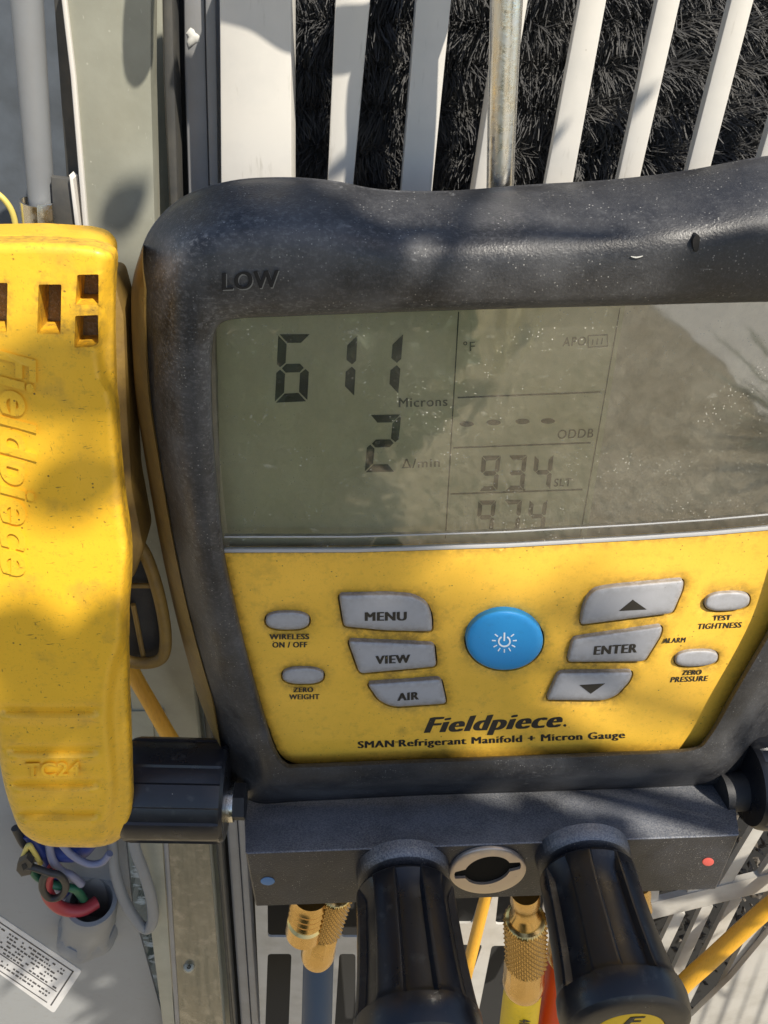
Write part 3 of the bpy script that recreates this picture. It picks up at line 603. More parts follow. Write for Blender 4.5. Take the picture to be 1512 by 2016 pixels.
# ================================================================== the gauge
g = thing('manifold_gauge', 'black and yellow digital refrigerant manifold gauge hanging in front of the louvers', 'manifold gauge')
Sil = [(268,700),(265,600),(272,520),(300,447),(362,388),(455,357),(560,350),(655,357),(750,374),(880,377),(1040,365),(1200,355),(1350,337),(1512,308),(1650,305),(1760,400),(1790,600),(1750,850),(1690,1050),(1620,1250),(1548,1390),(1505,1452),(1440,1535),(1350,1546),(1100,1556),(850,1564),(600,1576),(500,1578),(457,1530),(420,1440),(385,1330),(350,1200),(320,1060),(292,900),(275,790)]
Rid = [(345,700),(342,600),(352,532),(385,487),(450,466),(540,461),(640,468),(720,482),(800,494),(900,496),(1040,490),(1200,482),(1340,468),(1500,446),(1620,450),(1690,520),(1710,700),(1680,900),(1620,1060),(1580,1210),(1490,1370),(1446,1440),(1402,1503),(1300,1520),(1100,1528),(850,1538),(620,1548),(532,1540),(500,1480),(468,1400),(433,1290),(402,1170),(382,1060),(360,920),(348,800)]
Inn = [(417,760),(418,690),(424,652),(440,634),(475,627),(540,624),(640,620),(720,617),(800,614),(900,611),(1040,607),(1200,603),(1340,599),(1500,595),(1600,595),(1640,630),(1640,800),(1610,950),(1585,1045),(1530,1200),(1440,1360),(1390,1448),(1350,1472),(1200,1479),(1000,1487),(800,1494),(600,1502),(563,1499),(540,1465),(515,1385),(483,1270),(460,1170),(443,1090),(428,950),(420,850)]
ws = np.array([1.0]*19+[1.0, .9, .6]+[.28]*6+[.45, .7, .9, 1, 1, 1, 1])
Sil, Rid, Inn = [crom(a_, 6) for a_ in (Sil, Rid, Inn)]; wsc = crom(np.stack([ws, ws], 1), 6)[:, 0]
def mixr(a_, b_, t): return a_*(1-t)+b_*t
def ringp(xy, w): return P(xy[:, 0], xy[:, 1], DEV, w)
cen = np.array([980, 1000.])
wob = np.sin(np.arange(len(Sil))*.9)*1.0
RS = [ringp(inset(Sil, 3), -150*wsc), ringp(inset(Sil, -1.5), -138*wsc), ringp(inset(Sil, -1), -122*wsc), ringp(inset(Sil, 2.5), -117*wsc), ringp(inset(Sil, 2), -110*wsc),
      ringp(mixr(Sil, Rid, .12), -84*wsc), ringp(mixr(Sil, Rid, .28), -52*wsc), ringp(mixr(Sil, Rid, .46), -20*wsc), ringp(mixr(Sil, Rid, .64), 6+6*(wsc-1)),
      ringp(mixr(Sil, Rid, .82), 28*np.ones(len(Sil))), ringp(Rid, 42*np.ones(len(Sil))), ringp(mixr(Rid, Inn, .2), 48*np.ones(len(Sil))), ringp(mixr(Rid, Inn, .5), 50*np.ones(len(Sil))),
      ringp(mixr(Rid, Inn, .8), 47*np.ones(len(Sil))), ringp(mixr(Rid, Inn, .93), 38*np.ones(len(Sil))), ringp(inset(Inn, -1.5), 24*np.ones(len(Sil))), ringp(Inn, -12*np.ones(len(Sil))), ringp(Inn, -60*np.ones(len(Sil)))]
boot = rings('rubber_boot', RS, M['rubber'], g, ang=55)
at_ = boot.data.attributes.new('wear_and_light', 'FLOAT', 'POINT'); nS = len(Sil); wr = np.array([.2, .6, .8, .6, .3, .25, .3, .5, .7, .9, .75, .5, .35, .6, 1, .8, .1, 0]); ang_ = np.arange(nS)/6.0
side = .25+.75*np.exp(-((((ang_-2)+17.5) % 35-17.5)/5.5)**2); at_.data.foreach_set('value', (wr[:, None]*side[None, :]).ravel().astype(np.float32))
# stained yellow shell showing behind the boot on the left
shell_px = np.concatenate([Sil[-6*7:], Sil[:6*4]]); 
sidx = np.arange(len(Sil)); 
so_ = inset(Sil, -2); si_ = Sil
left = np.isin(sidx, list(range(0, 15))+list(range(6*28+3, len(Sil)))); ii = [i for i in list(range(6*28+3, len(Sil)))+list(range(0, 16))]
t_ = np.linspace(0, 1, len(ii)); env = np.clip(np.minimum(t_, 1-t_)*8, 0, 1)
def shr(k, w_): 
    xy = Sil[ii]*1.0; xy[:, 0] += k*env; return P(xy[:, 0], xy[:, 1], DEV, w_*wsc[ii]+0*env)
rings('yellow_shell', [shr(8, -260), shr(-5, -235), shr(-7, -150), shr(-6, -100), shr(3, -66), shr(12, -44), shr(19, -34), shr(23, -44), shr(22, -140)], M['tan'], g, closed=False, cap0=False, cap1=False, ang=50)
# "LOW" proud of the boot: dark letters stand in for engraved shade
text('LOW', 437, 571, 549, 565, 33, DEV, 53.0, M['engrave'], g, 'engraving_shade', 2.5, .05)
text('LOW', 439, 573, 550.5, 567, 32.5, DEV, 51.2, M['letter_rim'], g, 'letter_lit_edge', 1.5, .05)  # offset pale copy stands in for the engraving's lit edge
# nick and scuffs on the top rim
def blob(nm, px, py, w_, th_, mat, par, n=3):
    return prism(nm, crom(np.array(list(zip(px, py))), n), DEV, w_, th_, M[mat], par, 0)
blob('nick', [1366, 1373, 1378, 1375, 1368, 1364], [468, 462, 468, 492, 495, 480], 52, 16, 'engrave', g)
blob('scuff', [1242, 1254, 1266, 1258, 1250], [505, 506, 504, 507.5, 508], 51.2, 2, 'scuff', g)

# display
lcd = relief('display_panel', [(425, 600), (1236, 570), (1150, 1084), (436, 1092)], DEV, lambda x, y, d, dd: -30+0*x, -34, M['lcd'], g, step=60, edges=())
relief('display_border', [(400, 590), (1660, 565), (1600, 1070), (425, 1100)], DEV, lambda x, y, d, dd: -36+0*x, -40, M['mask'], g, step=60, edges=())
# seven segment digits
def seg7(ch, q, par, mat='seg', sl=0.0, t=.16, gap=.018):
    """q: TL,TR,BL,BR pixel corners"""
    TL, TR, BL, BR = [np.array(z, float) for z in q]
    def uv(u, v): return (TL*(1-u)+TR*u)*(1-v)+(BL*(1-u)+BR*u)*v
    on = {'0': 'abcdef', '1': 'bc', '2': 'abged', '3': 'abgcd', '4': 'fgbc', '5': 'afgcd', '6': 'afgedc', '7': 'abc', '8': 'abcdefg', '9': 'abcdfg', '-': 'g'}[ch]
    ty = t*np.linalg.norm(TR-TL)/np.linalg.norm(BL-TL); g2 = gap
    sh = {'a': [(g2*2, 0), (1-g2*2, 0), (1-t-g2, ty), (t+g2, ty)], 'd': [(t+g2, 1-ty), (1-t-g2, 1-ty), (1-g2*2, 1), (g2*2, 1)],
          'f': [(0, g2), (t, ty+g2), (t, .5-ty/2-g2), (t*.4, .5-g2), (0, .5-ty/2)], 'b': [(1, g2), (1-t, ty+g2), (1-t, .5-ty/2-g2), (1-t*.4, .5-g2), (1, .5-ty/2)],
          'e': [(0, 1-g2), (t, 1-ty-g2), (t, .5+ty/2+g2), (t*.4, .5+g2), (0, .5+ty/2)], 'c': [(1, 1-g2), (1-t, 1-ty-g2), (1-t, .5+ty/2+g2), (1-t*.4, .5+g2), (1, .5+ty/2)],
          'g': [(t*.6, .5), (t+g2, .5-ty/2), (1-t-g2, .5-ty/2), (1-t*.6, .5), (1-t-g2, .5+ty/2), (t+g2, .5+ty/2)]}
    V = []; Fc = []
    for s in on:
        p = np.array([uv(*z) for z in sh[s]]); f = P(p[:, 0], p[:, 1], DEV, -28.6); b = P(p[:, 0], p[:, 1], DEV, -29.6); k = len(V); n = len(p)
        V += list(f)+list(b); Fc.append(tuple(range(k, k+n))); Fc += [(k+i, k+(i+1) % n, k+n+(i+1) % n, k+n+i) for i in range(n)]
    return mesh('digit', np.array(V), Fc, M[mat], par, False)
seg7('6', [(548, 658), (612, 658), (541, 793), (605, 790)], lcd, t=.27)
seg7('1', [(636, 660), (704, 658), (628, 783), (697, 781)], lcd, t=.28)
seg7('1', [(724, 658), (794, 656), (716, 779), (784, 777)], lcd, t=.28)
seg7('2', [(728, 817), (790, 816), (718, 930), (778, 929)], lcd, t=.25)
for i, (c, x) in enumerate(zip('934', (948, 1000, 1052))): seg7(c, [(x+1, 898-i), (x+38, 897-i), (x-5, 967-i), (x+31, 966-i)], lcd, 'seg', t=.24)
for i, (c, x) in enumerate(zip('974', (941, 992, 1042))): seg7(c, [(x+1, 986-i), (x+36, 985-i), (x-5, 1052-i), (x+29, 1051-i)], lcd, 'seg', t=.24)
LW = -28.6
def lt(s, x0, y0, x1, y1, cap, mat='seg', **k): return text(s, x0, y0, x1, y1, cap, DEV, LW, M[mat], lcd, 'display_text', 1.0, k.pop('bold', .01), **k)
lt('Microns', 785, 802, 881, 799, 18, 'seg_faint', bold=.02); lt('Δ/min', 791, 922, 866, 919, 17, 'seg_faint', bold=.015); lt('°F', 912, 692, 935, 691, 18, bold=.015)
lt('ODDB', 1098, 864, 1168, 861, 17, bold=.008, shear=.15); lt('SLT', 1090, 958, 1126, 957, 15, 'seg_faint', shear=.15); lt('APO', 1107, 682, 1154, 680, 17, 'seg_faint', shear=.15)
def line(x0, y0, x1, y1, wd, mat='seg', nm='display_line', w_=LW, th=1.0, pl=DEV, par=None):
    a_ = np.array([x0, y0], float); b_ = np.array([x1, y1], float); d = (b_-a_)/np.linalg.norm(b_-a_); n = np.array([-d[1], d[0]])*wd/2
    return prism(nm, [a_-n, a_+n, b_+n, b_-n], pl, w_, th, M[mat], par or lcd, 0)
line(903, 614, 877, 1060, 2.2); line(901, 783, 1182, 772, 2.6); line(893, 882, 1163, 872, 2.4); line(887, 973, 1147, 964, 2.4); line(1221, 606, 1142, 1056, 1.8)
for (x0, y0, x1, y1) in [(1158, 661, 1196, 659), (1158, 684, 1196, 682), (1158, 661, 1158, 684), (1196, 659, 1196, 682), (1168, 668, 1166, 679), (1177, 667, 1175, 679), (1186, 666, 1184, 678)]: line(x0, y0, x1, y1, 2, 'seg_faint')
for x, y in [(919, 835), (972, 832), (1029, 830), (1079, 829)]:
    prism('display_dash', [(x+14*math.cos(a_), y+5.2*math.sin(a_)) for a_ in np.linspace(0, 2*math.pi, 16, endpoint=False)], DEV, LW, 1, M['seg' if x != 1029 else 'seg_faint'], lcd, 0)
prism('display_text', [(1030, 967), (1034, 967), (1034, 963), (1030, 963)], DEV, LW, 1, M['seg_faint'], lcd, 0)

# window
gm = bpy.data.materials.new('dusty_clear_window'); gm.use_nodes = True; nt = gm.node_tree; N = nt.nodes; L = nt.links
out = N['Material Output']; N.remove(N['Principled BSDF']); tc = N.new('ShaderNodeTexCoord')
tr = N.new('ShaderNodeBsdfTransparent'); tr.inputs[0].default_value = (.93, .93, .90, 1); gl = N.new('ShaderNodeBsdfGlossy'); gl.inputs[0].default_value = (1, 1, 1, 1); gl.inputs['Roughness'].default_value = .04
fr = N.new('ShaderNodeFresnel'); fr.inputs[0].default_value = 1.75
df = N.new('ShaderNodeBsdfDiffuse'); df.inputs[0].default_value = (.75, .72, .62, 1)
mx1 = N.new('ShaderNodeMixShader'); mx2 = N.new('ShaderNodeMixShader')
fa = N.new('ShaderNodeMath'); fa.operation = 'ADD'; fa.inputs[1].default_value = .11; fa.use_clamp = True; L.new(fr.outputs[0], fa.inputs[0]); L.new(fa.outputs[0], mx1.inputs[0]); L.new(tr.outputs[0], mx1.inputs[1]); L.new(gl.outputs[0], mx1.inputs[2])
# dust: specks, smears, haze film
def vsp(k, thr, prob, amt):
    t = N.new('ShaderNodeTexVoronoi'); t.inputs['Scale'].default_value = S(k); L.new(tc.outputs['Object'], t.inputs[0])
    lt_ = N.new('ShaderNodeMapRange'); lt_.inputs[1].default_value = thr; lt_.inputs[2].default_value = thr*.5; lt_.inputs[4].default_value = amt; L.new(t.outputs['Distance'], lt_.inputs[0])
    s_ = N.new('ShaderNodeSeparateColor'); L.new(t.outputs['Color'], s_.inputs[0]); g_ = N.new('ShaderNodeMath'); g_.operation = 'GREATER_THAN'; g_.inputs[1].default_value = prob; L.new(s_.outputs[0], g_.inputs[0])
    m_ = N.new('ShaderNodeMath'); m_.operation = 'MULTIPLY'; L.new(lt_.outputs[0], m_.inputs[0]); L.new(g_.outputs[0], m_.inputs[1]); return m_.outputs[0]
def nz(k, lo, hi, amt, a0=0, st=None):
    t = N.new('ShaderNodeTexNoise'); t.inputs['Scale'].default_value = S(k); t.inputs['Detail'].default_value = 8
    mp = N.new('ShaderNodeMapping'); mp.inputs['Scale'].default_value = st or (1, 1, 1); L.new(tc.outputs['Object'], mp.inputs[0]); L.new(mp.outputs[0], t.inputs[0])
    r_ = N.new('ShaderNodeMapRange'); r_.inputs[1].default_value = lo; r_.inputs[2].default_value = hi; r_.inputs[3].default_value = a0; r_.inputs[4].default_value = amt; L.new(t.outputs[0], r_.inputs[0]); return r_.outputs[0]
def add(a_, b_, op='ADD'):
    m_ = N.new('ShaderNodeMath'); m_.operation = op; L.new(a_, m_.inputs[0]); L.new(b_, m_.inputs[1]); m_.use_clamp = True; return m_.outputs[0]
clus = nz(70, .48, .66, 1.0)
dust = add(add(vsp(6, .24, .50, .8), clus, 'MULTIPLY'), vsp(13, .08, .84, .8))
dust = add(dust, nz(240, .35, .8, .07, .005)); dust = add(dust, nz(60, .68, .80, .25, 0, (1, 1, 2))); dust = add(dust, nz(5, .62, .8, .12))
L.new(dust, mx2.inputs[0]); L.new(mx1.outputs[0], mx2.inputs[1]); L.new(df.outputs[0], mx2.inputs[2]); L.new(mx2.outputs[0], out.inputs[0])
gb = N.new('ShaderNodeBump'); gb.inputs['Strength'].default_value = .012; gb.inputs['Distance'].default_value = 20*SC
tn = N.new('ShaderNodeTexNoise'); tn.inputs['Scale'].default_value = S(90); L.new(tc.outputs['Object'], tn.inputs[0]); L.new(tn.outputs[0], gb.inputs['Height']); L.new(gb.outputs[0], gl.inputs['Normal'])
winpx = [(405, 615), (1660, 576), (1610, 1035.5), (1250, 1064), (1000, 1078), (700, 1087), (437, 1088.5), (415, 930), (404, 760)]
relief('clear_window', winpx, DEV, lambda x, y, d, dd: 2+0*x, -4, gm, g, step=60, edges=())
# clear moulded lower lip of the window
em = mk('clear_plastic_edge', (.42, .42, .42), .2, spec=.6)
def lip(o0, o1, w0, mat, nm):
    x = np.array([441, 700, 1000, 1250, 1400, 1590.]); y = np.array([1088, 1087.5, 1078, 1064, 1054, 1037.])
    poly = list(zip(x, y+o0))+list(zip(x[::-1], (y+o1)[::-1])); return prism(nm, poly, DEV, w0, 10, mat, g, .8)
lip(-6, 0, 6, em, 'window_lip'); lip(-32, -29, 3.2, em, 'window_step')

# yellow faceplate
face_px = rnd([(443, 1090), (700, 1089), (1000, 1080), (1250, 1066), (1400, 1056), (1592, 1039), (1532, 1200), (1442, 1360), (1386, 1472), (1200, 1479), (1000, 1487), (800, 1494), (556, 1504), (515, 1385), (483, 1270), (459, 1170)], [2, 4, 4, 4, 4, 4, 20, 20, 34, 4, 4, 4, 46, 20, 20, 20], 6)
def pill(cx, cy, hw, hh, sl=0., n=12, pw=2.6, lean=0):
    a_ = np.linspace(0, 2*math.pi, 4*n, endpoint=False); c, s = np.cos(a_), np.sin(a_)
    x = hw*np.sign(c)*abs(c)**(2/pw); y = hh*np.sign(s)*abs(s)**(2/pw); return np.stack([cx+x-y*lean, cy+y+sl*x], -1)
B = [('grey button marked MENU', rnd([(667, 1171), (760, 1169), (812, 1172), (840, 1187), (850, 1212), (851, 1243), (760, 1241), (677, 1233)], [8, 5, 18, 18, 18, 8, 5, 8])),
     ('grey button marked VIEW', rnd([(685, 1261), (855, 1268), (859, 1312), (708, 1326)], 9)),
     ('grey button marked AIR', rnd([(723, 1346), (868, 1336), (879, 1385), (775, 1392), (746, 1380)], [8, 8, 8, 26, 26])),
     ('grey button with the up arrow', rnd([(1142, 1230), (1148, 1190), (1166, 1161), (1205, 1154), (1346, 1141), (1344, 1160), (1324, 1207)], [8, 20, 24, 20, 8, 8, 9])),
     ('grey button marked ENTER', rnd([(1116, 1303), (1128, 1257), (1304, 1232), (1301, 1250), (1269, 1302)], [9, 9, 8, 8, 9])),
     ('grey button with the down arrow', rnd([(1075, 1378), (1099, 1324), (1246, 1322), (1240, 1340), (1214, 1369), (1190, 1379)], [8, 9, 8, 8, 20, 20])),
     ('small grey oval button above the words WIRELESS ON / OFF', pill(566, 1222, 43, 17.5)), ('small grey oval button above the words ZERO WEIGHT', pill(596.5, 1330.5, 40.5, 16)),
     ('small grey oval button above the words TEST TIGHTNESS', pill(1431.5, 1184, 44, 18.5, -.04, lean=.15)), ('small grey oval button above the words ZERO PRESSURE', pill(1371, 1296, 42, 16, -.04, lean=.12)),
     ('round blue power button', np.stack([993+76*np.cos(np.linspace(0, 2*math.pi, 72, endpoint=False)), 1260+59*np.sin(np.linspace(0, 2*math.pi, 72, endpoint=False))], -1))]
wells = [inset(p_, -3.0) for _, p_ in B]
fp = relief('faceplate', inset(face_px, -2.5), DEV, lambda x, y, d, dd: 6+7*np.exp(-(d-dd)**2/1e9)*0-4*np.clip(1-d/4, 0, 1)**2+0*x, -20, M['yellow'], g, holes=wells, step=14, holeback=-14, edges=(2,))
relief('button_backing', inset(face_px, 4), DEV, lambda x, y, d, dd: -12+0*x, -16, M['well'], g, step=60, edges=())
btn = []
for lab, p_ in B:
    blue = 'blue' in lab; top = 20 if not blue else 26; rr_ = 9 if not blue else 12
    if 'oval' in lab: top, rr_ = 14, 7
    o = relief('button', p_, DEV, lambda x, y, d, dd, top=top, rr_=rr_: top-rr_*(1-np.sqrt(np.clip(1-(1-np.clip(d/rr_, 0, 1))**2, 0, 1))), -10, M['blue' if blue else 'button'], g, step=7, edges=(.8, 2, 4, 6.5), ang=60)
    o['label'] = lab; btn.append(o)
def pt(s, x0, y0, x1, y1, cap, bold=.03, par=None, w_=6.9, mat='ink', **k): return text(s, x0, y0, x1, y1, cap, DEV, w_, M[mat], par or fp, 'printed_lettering', .8, bold, **k)
BW = 21.0
pt('MENU', 718, 1222.5, 801, 1221.5, 16.5, .075, btn[0], BW); pt('VIEW', 739, 1307.5, 808, 1304.5, 15.5, .075, btn[1], BW); pt('AIR', 782, 1380, 825, 1377, 14.5, .075, btn[2], BW)
pt('ENTER', 1168, 1289.5, 1254, 1284.5, 16.5, .075, btn[4], BW, shear=.12)
prism('printed_arrow', [(1246, 1181), (1273, 1200), (1219, 1203)], DEV, BW, .8, M['ink'], btn[3], 0); prism('printed_arrow', [(1141, 1349), (1191, 1346), (1163, 1366)], DEV, BW, .8, M['ink'], btn[5], 0)
pt('WIRELESS', 530, 1259, 609, 1258.5, 10, .07); pt('ON / OFF', 536, 1275, 605, 1274.5, 10.5, .07); pt('ZERO', 577, 1363, 617, 1362.5, 9, .07); pt('WEIGHT', 569, 1377, 629, 1376.5, 9.5, .07)
pt('TEST', 1404, 1222, 1441, 1220.5, 10, .07, shear=.25); pt('TIGHTNESS', 1374, 1239, 1461, 1235.5, 10.5, .07, shear=.25); pt('ALARM', 1305, 1266.5, 1351, 1264.5, 9.5, .07, shear=.25)
pt('ZERO', 1342, 1329.5, 1382, 1328, 9.5, .07, shear=.25); pt('PRESSURE', 1319, 1343.5, 1395, 1340.5, 10, .07, shear=.25)
pt('Fieldpiece', 834, 1443, 1108, 1431, 29, .075, shear=.32); pt('.', 1109, 1430.5, 1115, 1430.3, 28, .02)
pt('SMAN', 704, 1473, 776, 1470.5, 13, .065); pt('TM', 777, 1463.5, 784, 1463, 3.5, .0)
pt('Refrigerant Manifold + Micron Gauge', 785, 1470, 1231, 1453, 13, .065)
# power symbol with rays
def sym(u, v): return (993+u*1.12, 1263+v)
def arcq(r0, r1, a0, a1, n=22):
    a_ = np.linspace(R(a0), R(a1), n); return [sym(r1*math.sin(t), -r1*math.cos(t)) for t in a_]+[sym(r0*math.sin(t), -r0*math.cos(t)) for t in a_[::-1]]
PW = 27
prism('power_symbol', arcq(8.5, 11.3, 30, 330), DEV, PW, .8, M['white_ink'], btn[10], 0)
prism('power_symbol', [sym(-1.2, -17), sym(1.6, -17), sym(1.2, -1), sym(-1.6, -1)], DEV, PW, .8, M['white_ink'], btn[10], 0)
for a_ in (50, 85, 120, 150, 180, 210, 240, 275, 310):
    c, s = math.sin(R(a_)), -math.cos(R(a_)); prism('power_ray', [sym(c*15-s*1.0, s*15+c*1.0), sym(c*22-s*1.0, s*22+c*1.0), sym(c*22+s*1.0, s*22-c*1.0), sym(c*15+s*1.0, s*15-c*1.0)], DEV, PW, .8, M['white_ink'], btn[10], 0)

# manifold block: top face runs back under the boot
WB = 150
fT = [(483, 1681), (1456, 1645)]; fB = [(503, 1784), (1411, 1750)]; tB = [(482, 1574), (1440, 1533)]
a_, b_ = P(*zip(*fT), DEV, WB); c_, d_ = P(*zip(*fB), DEV, WB); e_, f_ = P(*zip(*tB), DEV, -60)
sq_ = np.array([a_, b_, d_, c_]); cnt = sq_.mean(0)
fr_in = sq_+(cnt-sq_)/np.linalg.norm(cnt-sq_, axis=1)[:, None]*5
back = np.array([e_, f_, f_+(d_-b_)*1.0, e_+(c_-a_)*1.0])
blk = rings('manifold_block', [back, sq_-DEV[0]*4, fr_in+(sq_-fr_in)*.3-DEV[0]*1, fr_in], M['block'], g, ang=20)
def top_dust_light(o):     # upward faces paler: dust, plus the light on top put into the colour
    nz_ = np.array([p_.normal.z for p_ in o.data.polygons]); o.data.attributes.new('wear_and_light', 'FLOAT', 'FACE').data.foreach_set('value', np.clip((nz_-.35)/.4, 0, 1).astype(np.float32))
top_dust_light(blk)
def disc(nm, cx, cy, rx, ry, w0, th, mat, rot=0, n=36, par=None, bev=1.2):
    t = np.linspace(0, 2*math.pi, n, endpoint=False); c, s = math.cos(rot), math.sin(rot)
    return prism(nm, [(cx+rx*math.cos(x)*c-ry*math.sin(x)*s, cy+rx*math.cos(x)*s+ry*math.sin(x)*c) for x in t], DEV, w0, th, M[mat], par or g, bev)
disc('blue_dot', 527, 1735, 14, 8, WB+1.5, 4, 'blue_dot').__setitem__('label', 'small blue dot on the left of the block')
disc('red_dot', 1394, 1697, 11.5, 8, WB+1.5, 4, 'red_dot').__setitem__('label', 'small red dot on the right of the block')
# sight glass ring with slotted opening
def ell(rx, ry, cx=960, cy=1714, rot=R(-5), n=48):
    t = np.linspace(0, 2*math.pi, n, endpoint=False); c, s = math.cos(rot), math.sin(rot); return np.array([(cx+rx*math.cos(x)*c-ry*math.sin(x)*s, cy+rx*math.cos(x)*s+ry*math.sin(x)*c) for x in t])
hole = []
for i, x in enumerate(np.linspace(0, 2*math.pi, 96, endpoint=False)):
    r_ = 1.0; c, s = math.cos(x), math.sin(x); slot = abs(s) < .26
    k = 66 if slot else 46; yy = 27*s if not slot else 26*s; hole.append((960+k*c*.995+yy*s*0, 1714+yy-.10*k*c-.05*k*c))
relief('sight_ring', ell(76, 45), DEV, lambda x, y, d, dd: WB+9-4*np.clip(1-dd/6, 0, 1)**2, WB-2, M['ring'], g, holes=[hole], step=9, holeback=WB+1, edges=(1.5, 4))
relief('sight_glass', ell(68, 38), DEV, lambda x, y, d, dd: WB+1.6+0*x, WB, mk('dark_sight_glass', (.008, .008, .008), .7, spec=.1), g, step=30, edges=())
# front knobs
def knob_mod(ph, nrib=6, dep=17, wid=.46, k0=3, k1=12):
    def f(th, t, r, k):
        if not (k0 <= k <= k1): return np.full(th.shape, float(r))
        u = ((th+ph)*nrib/(2*math.pi)) % 1.0; d_ = np.abs(u-.5)*2       # 1 at rib centre
        edge = np.clip((d_-(1-wid)+.05)/.05, 0, 1); amt = dep*(1 if k0 < k < k1 else .1)
        flat = 1.0/np.cos((((th+ph+math.pi/nrib) % (2*math.pi/nrib))-math.pi/nrib))*.965 if False else 1.0
        return r*flat-amt*(1-edge)
    return f
KP = [(-.02, 84), (.0, 106), (.012, 114), (.03, 118), (.12, 119), (.25, 120), (.4, 122), (.55, 125), (.68, 129), (.76, 132), (.79, 134), (.80, 136), (.81, 137), (.86, 138), (.93, 136), (.97, 131), (.99, 122), (1.0, 108), (1.0, 76), (.985, 74)]
def front_knob(px0, py0, px1, dL, ph, lab, cx1=None):
    base = P(px0, py0, DEV, WB)
    # axis: out of the block, splayed so that the end projects to px1
    end = base+DEV[0]*dL; z = end[2]; end[0] = (px1-756)*(F-z)/F
    top_dust_light(lathe('valve_collar', base-DEV[0]*6, base+(end-base)*.10, [(0, 117), (.3, 116), (.7, 114), (.85, 108), (.95, 96), (1, 90)], M['block'], g, 56, up=(1, 0, 0)))
    lathe('valve_stem', base, base+(end-base)*.2, [(0, 80), (1, 80)], M['brass'], g, 32)
    s = base+(end-base)*.13
    k = lathe('knob', s, end, KP, M['knob'], g, 180, knob_mod(ph), ang=32, up=(0, 1, 0)); k['label'] = lab
    ax = (end-s)/np.linalg.norm(end-s)
    c = lathe('cap', end-ax*8, end+ax*1, [(0, 74), (.8, 74), (1, 71)], M['cap'], k, 56)
    return s, end, k
kA = front_knob(793, 1712, 828, 420, R(90), 'left front knob')
kB = front_knob(1146, 1682, 1238, 402, R(98), 'right front knob with yellow cap in view')
# mark on the cap
s_, e_k, kk = kB; axk = (e_k-s_)/np.linalg.norm(e_k-s_); uu_ = np.array([1, 0, 0])-axk*axk[0]; uu_ /= np.linalg.norm(uu_); vv_ = np.cross(axk, uu_); 
if vv_[1] < 0: vv_ = -vv_
text('F', 0, 0, 1, 0, 1, DEV, 0, M['ink'], kk, 'cap_mark', 1, .05, shear=.3, mapf=lambda u, v, z: e_k+axk*(1.2+z[:, None]*1.5)+uu_*(u[:, None]-.5)*44+vv_*(v[:, None]*40+26))
# side knobs
def side_knob(pa, pb, w_, r0, lab, ph, flip=1):
    a_ = P(*pa, DEV, w_); b_ = P(*pb, DEV, w_)
    prof = [(0, r0*.55), (.0, r0*.9), (.04, r0*.97), (.10, r0), (.2, r0), (.5, r0), (.8, r0), (.93, r0), (.97, r0*.985), (1, r0*.93), (1, r0*.5)]
    return lathe('knob', a_, b_, prof, M['knob'], g, 168, knob_mod(ph, 8, 5, .55, 2, 8), ang=30, up=(0, 0, 1)), a_, b_
k_, a_, b_ = side_knob((250, 1552), (449, 1556), 20, 125, 'left side knob', .2); k_['label'] = 'left side knob'
lathe('valve_stem', P(440, 1578, DEV, 20), P(462, 1578, DEV, 20), [(0, 50), (1, 50)], M['chrome'], g, 32)
lathe('valve_nut', P(455, 1578, DEV, 20), P(484, 1578, DEV, 20), [(0, 40), (.1, 47), (1, 48)], M['rubber_dark'], g, 6)
k_, a_, b_ = side_knob((1468, 1540), (1680, 1536), 10, 118, 'right side knob', .5); k_['label'] = 'right side knob at the edge of the picture'
lathe('valve_stem', P(1420, 1560, DEV, 10), P(1475, 1556, DEV, 10), [(0, 50), (1, 50)], M['rubber_dark'], g, 32)
# brass flare port under the block
pa = P(612, 1760, DEV, 40); pb = P(598, 1838, DEV, 40)
lathe('flare_port', pa, pb, [(0, 50)]+[(x, 50+(4 if i % 2 else 0)) for i, x in enumerate(np.linspace(.1, .6, 9))]+[(.62, 47), (.66, 54), (.95, 54), (1, 46), (1, 32), (.9, 28)], M['brass'], g, 48, ang=25)
# hanging rod
hook = tube('hanging_rod', P([1001, 997, 990, 984, 980], [-160, 0, 180, 380, 520], DEV, -190), [26, 26, 25, 24, 24], M['chrome'], g, 32, 4)

# unseen hook added and shaped up-sun to throw the curved shadow over the slats
def hk(pts, t, r, nm):
    q = np.array([P(x, y, GR, 20)+SUN_S*t for x, y in pts]); return tube(nm, q, r, M['rubber_dark'], g, 24, 6)
hk([(380, 10), (430, 25), (500, 45), (570, 88), (620, 72), (665, 40), (740, 25), (800, -80), (800, -260)], 520, 27, 'added_shadow_hook')
hk([(788, -5), (788, 18), (787, 80), (768, 200), (745, 310), (738, 350)], 520, [20, 44, 56, 46, 36, 30], 'shadow_hook_end')
hk([(282, 105), (284, 60), (290, -60), (330, -220), (560, -330), (800, -260)], 520, [16, 26, 26, 24, 24, 24], 'shadow_hook_tip')
e0 = P(1001, -160, DEV, -190); e1 = P(800, -260, GR, 20)+SUN_S*520; tube('shadow_hook_neck', [e0, e0*.7+e1*.3+np.array([40, 120, 0]), e0*.3+e1*.7+np.array([40, 140, 0]), e1], 25, M['rubber_dark'], g, 20, 6)
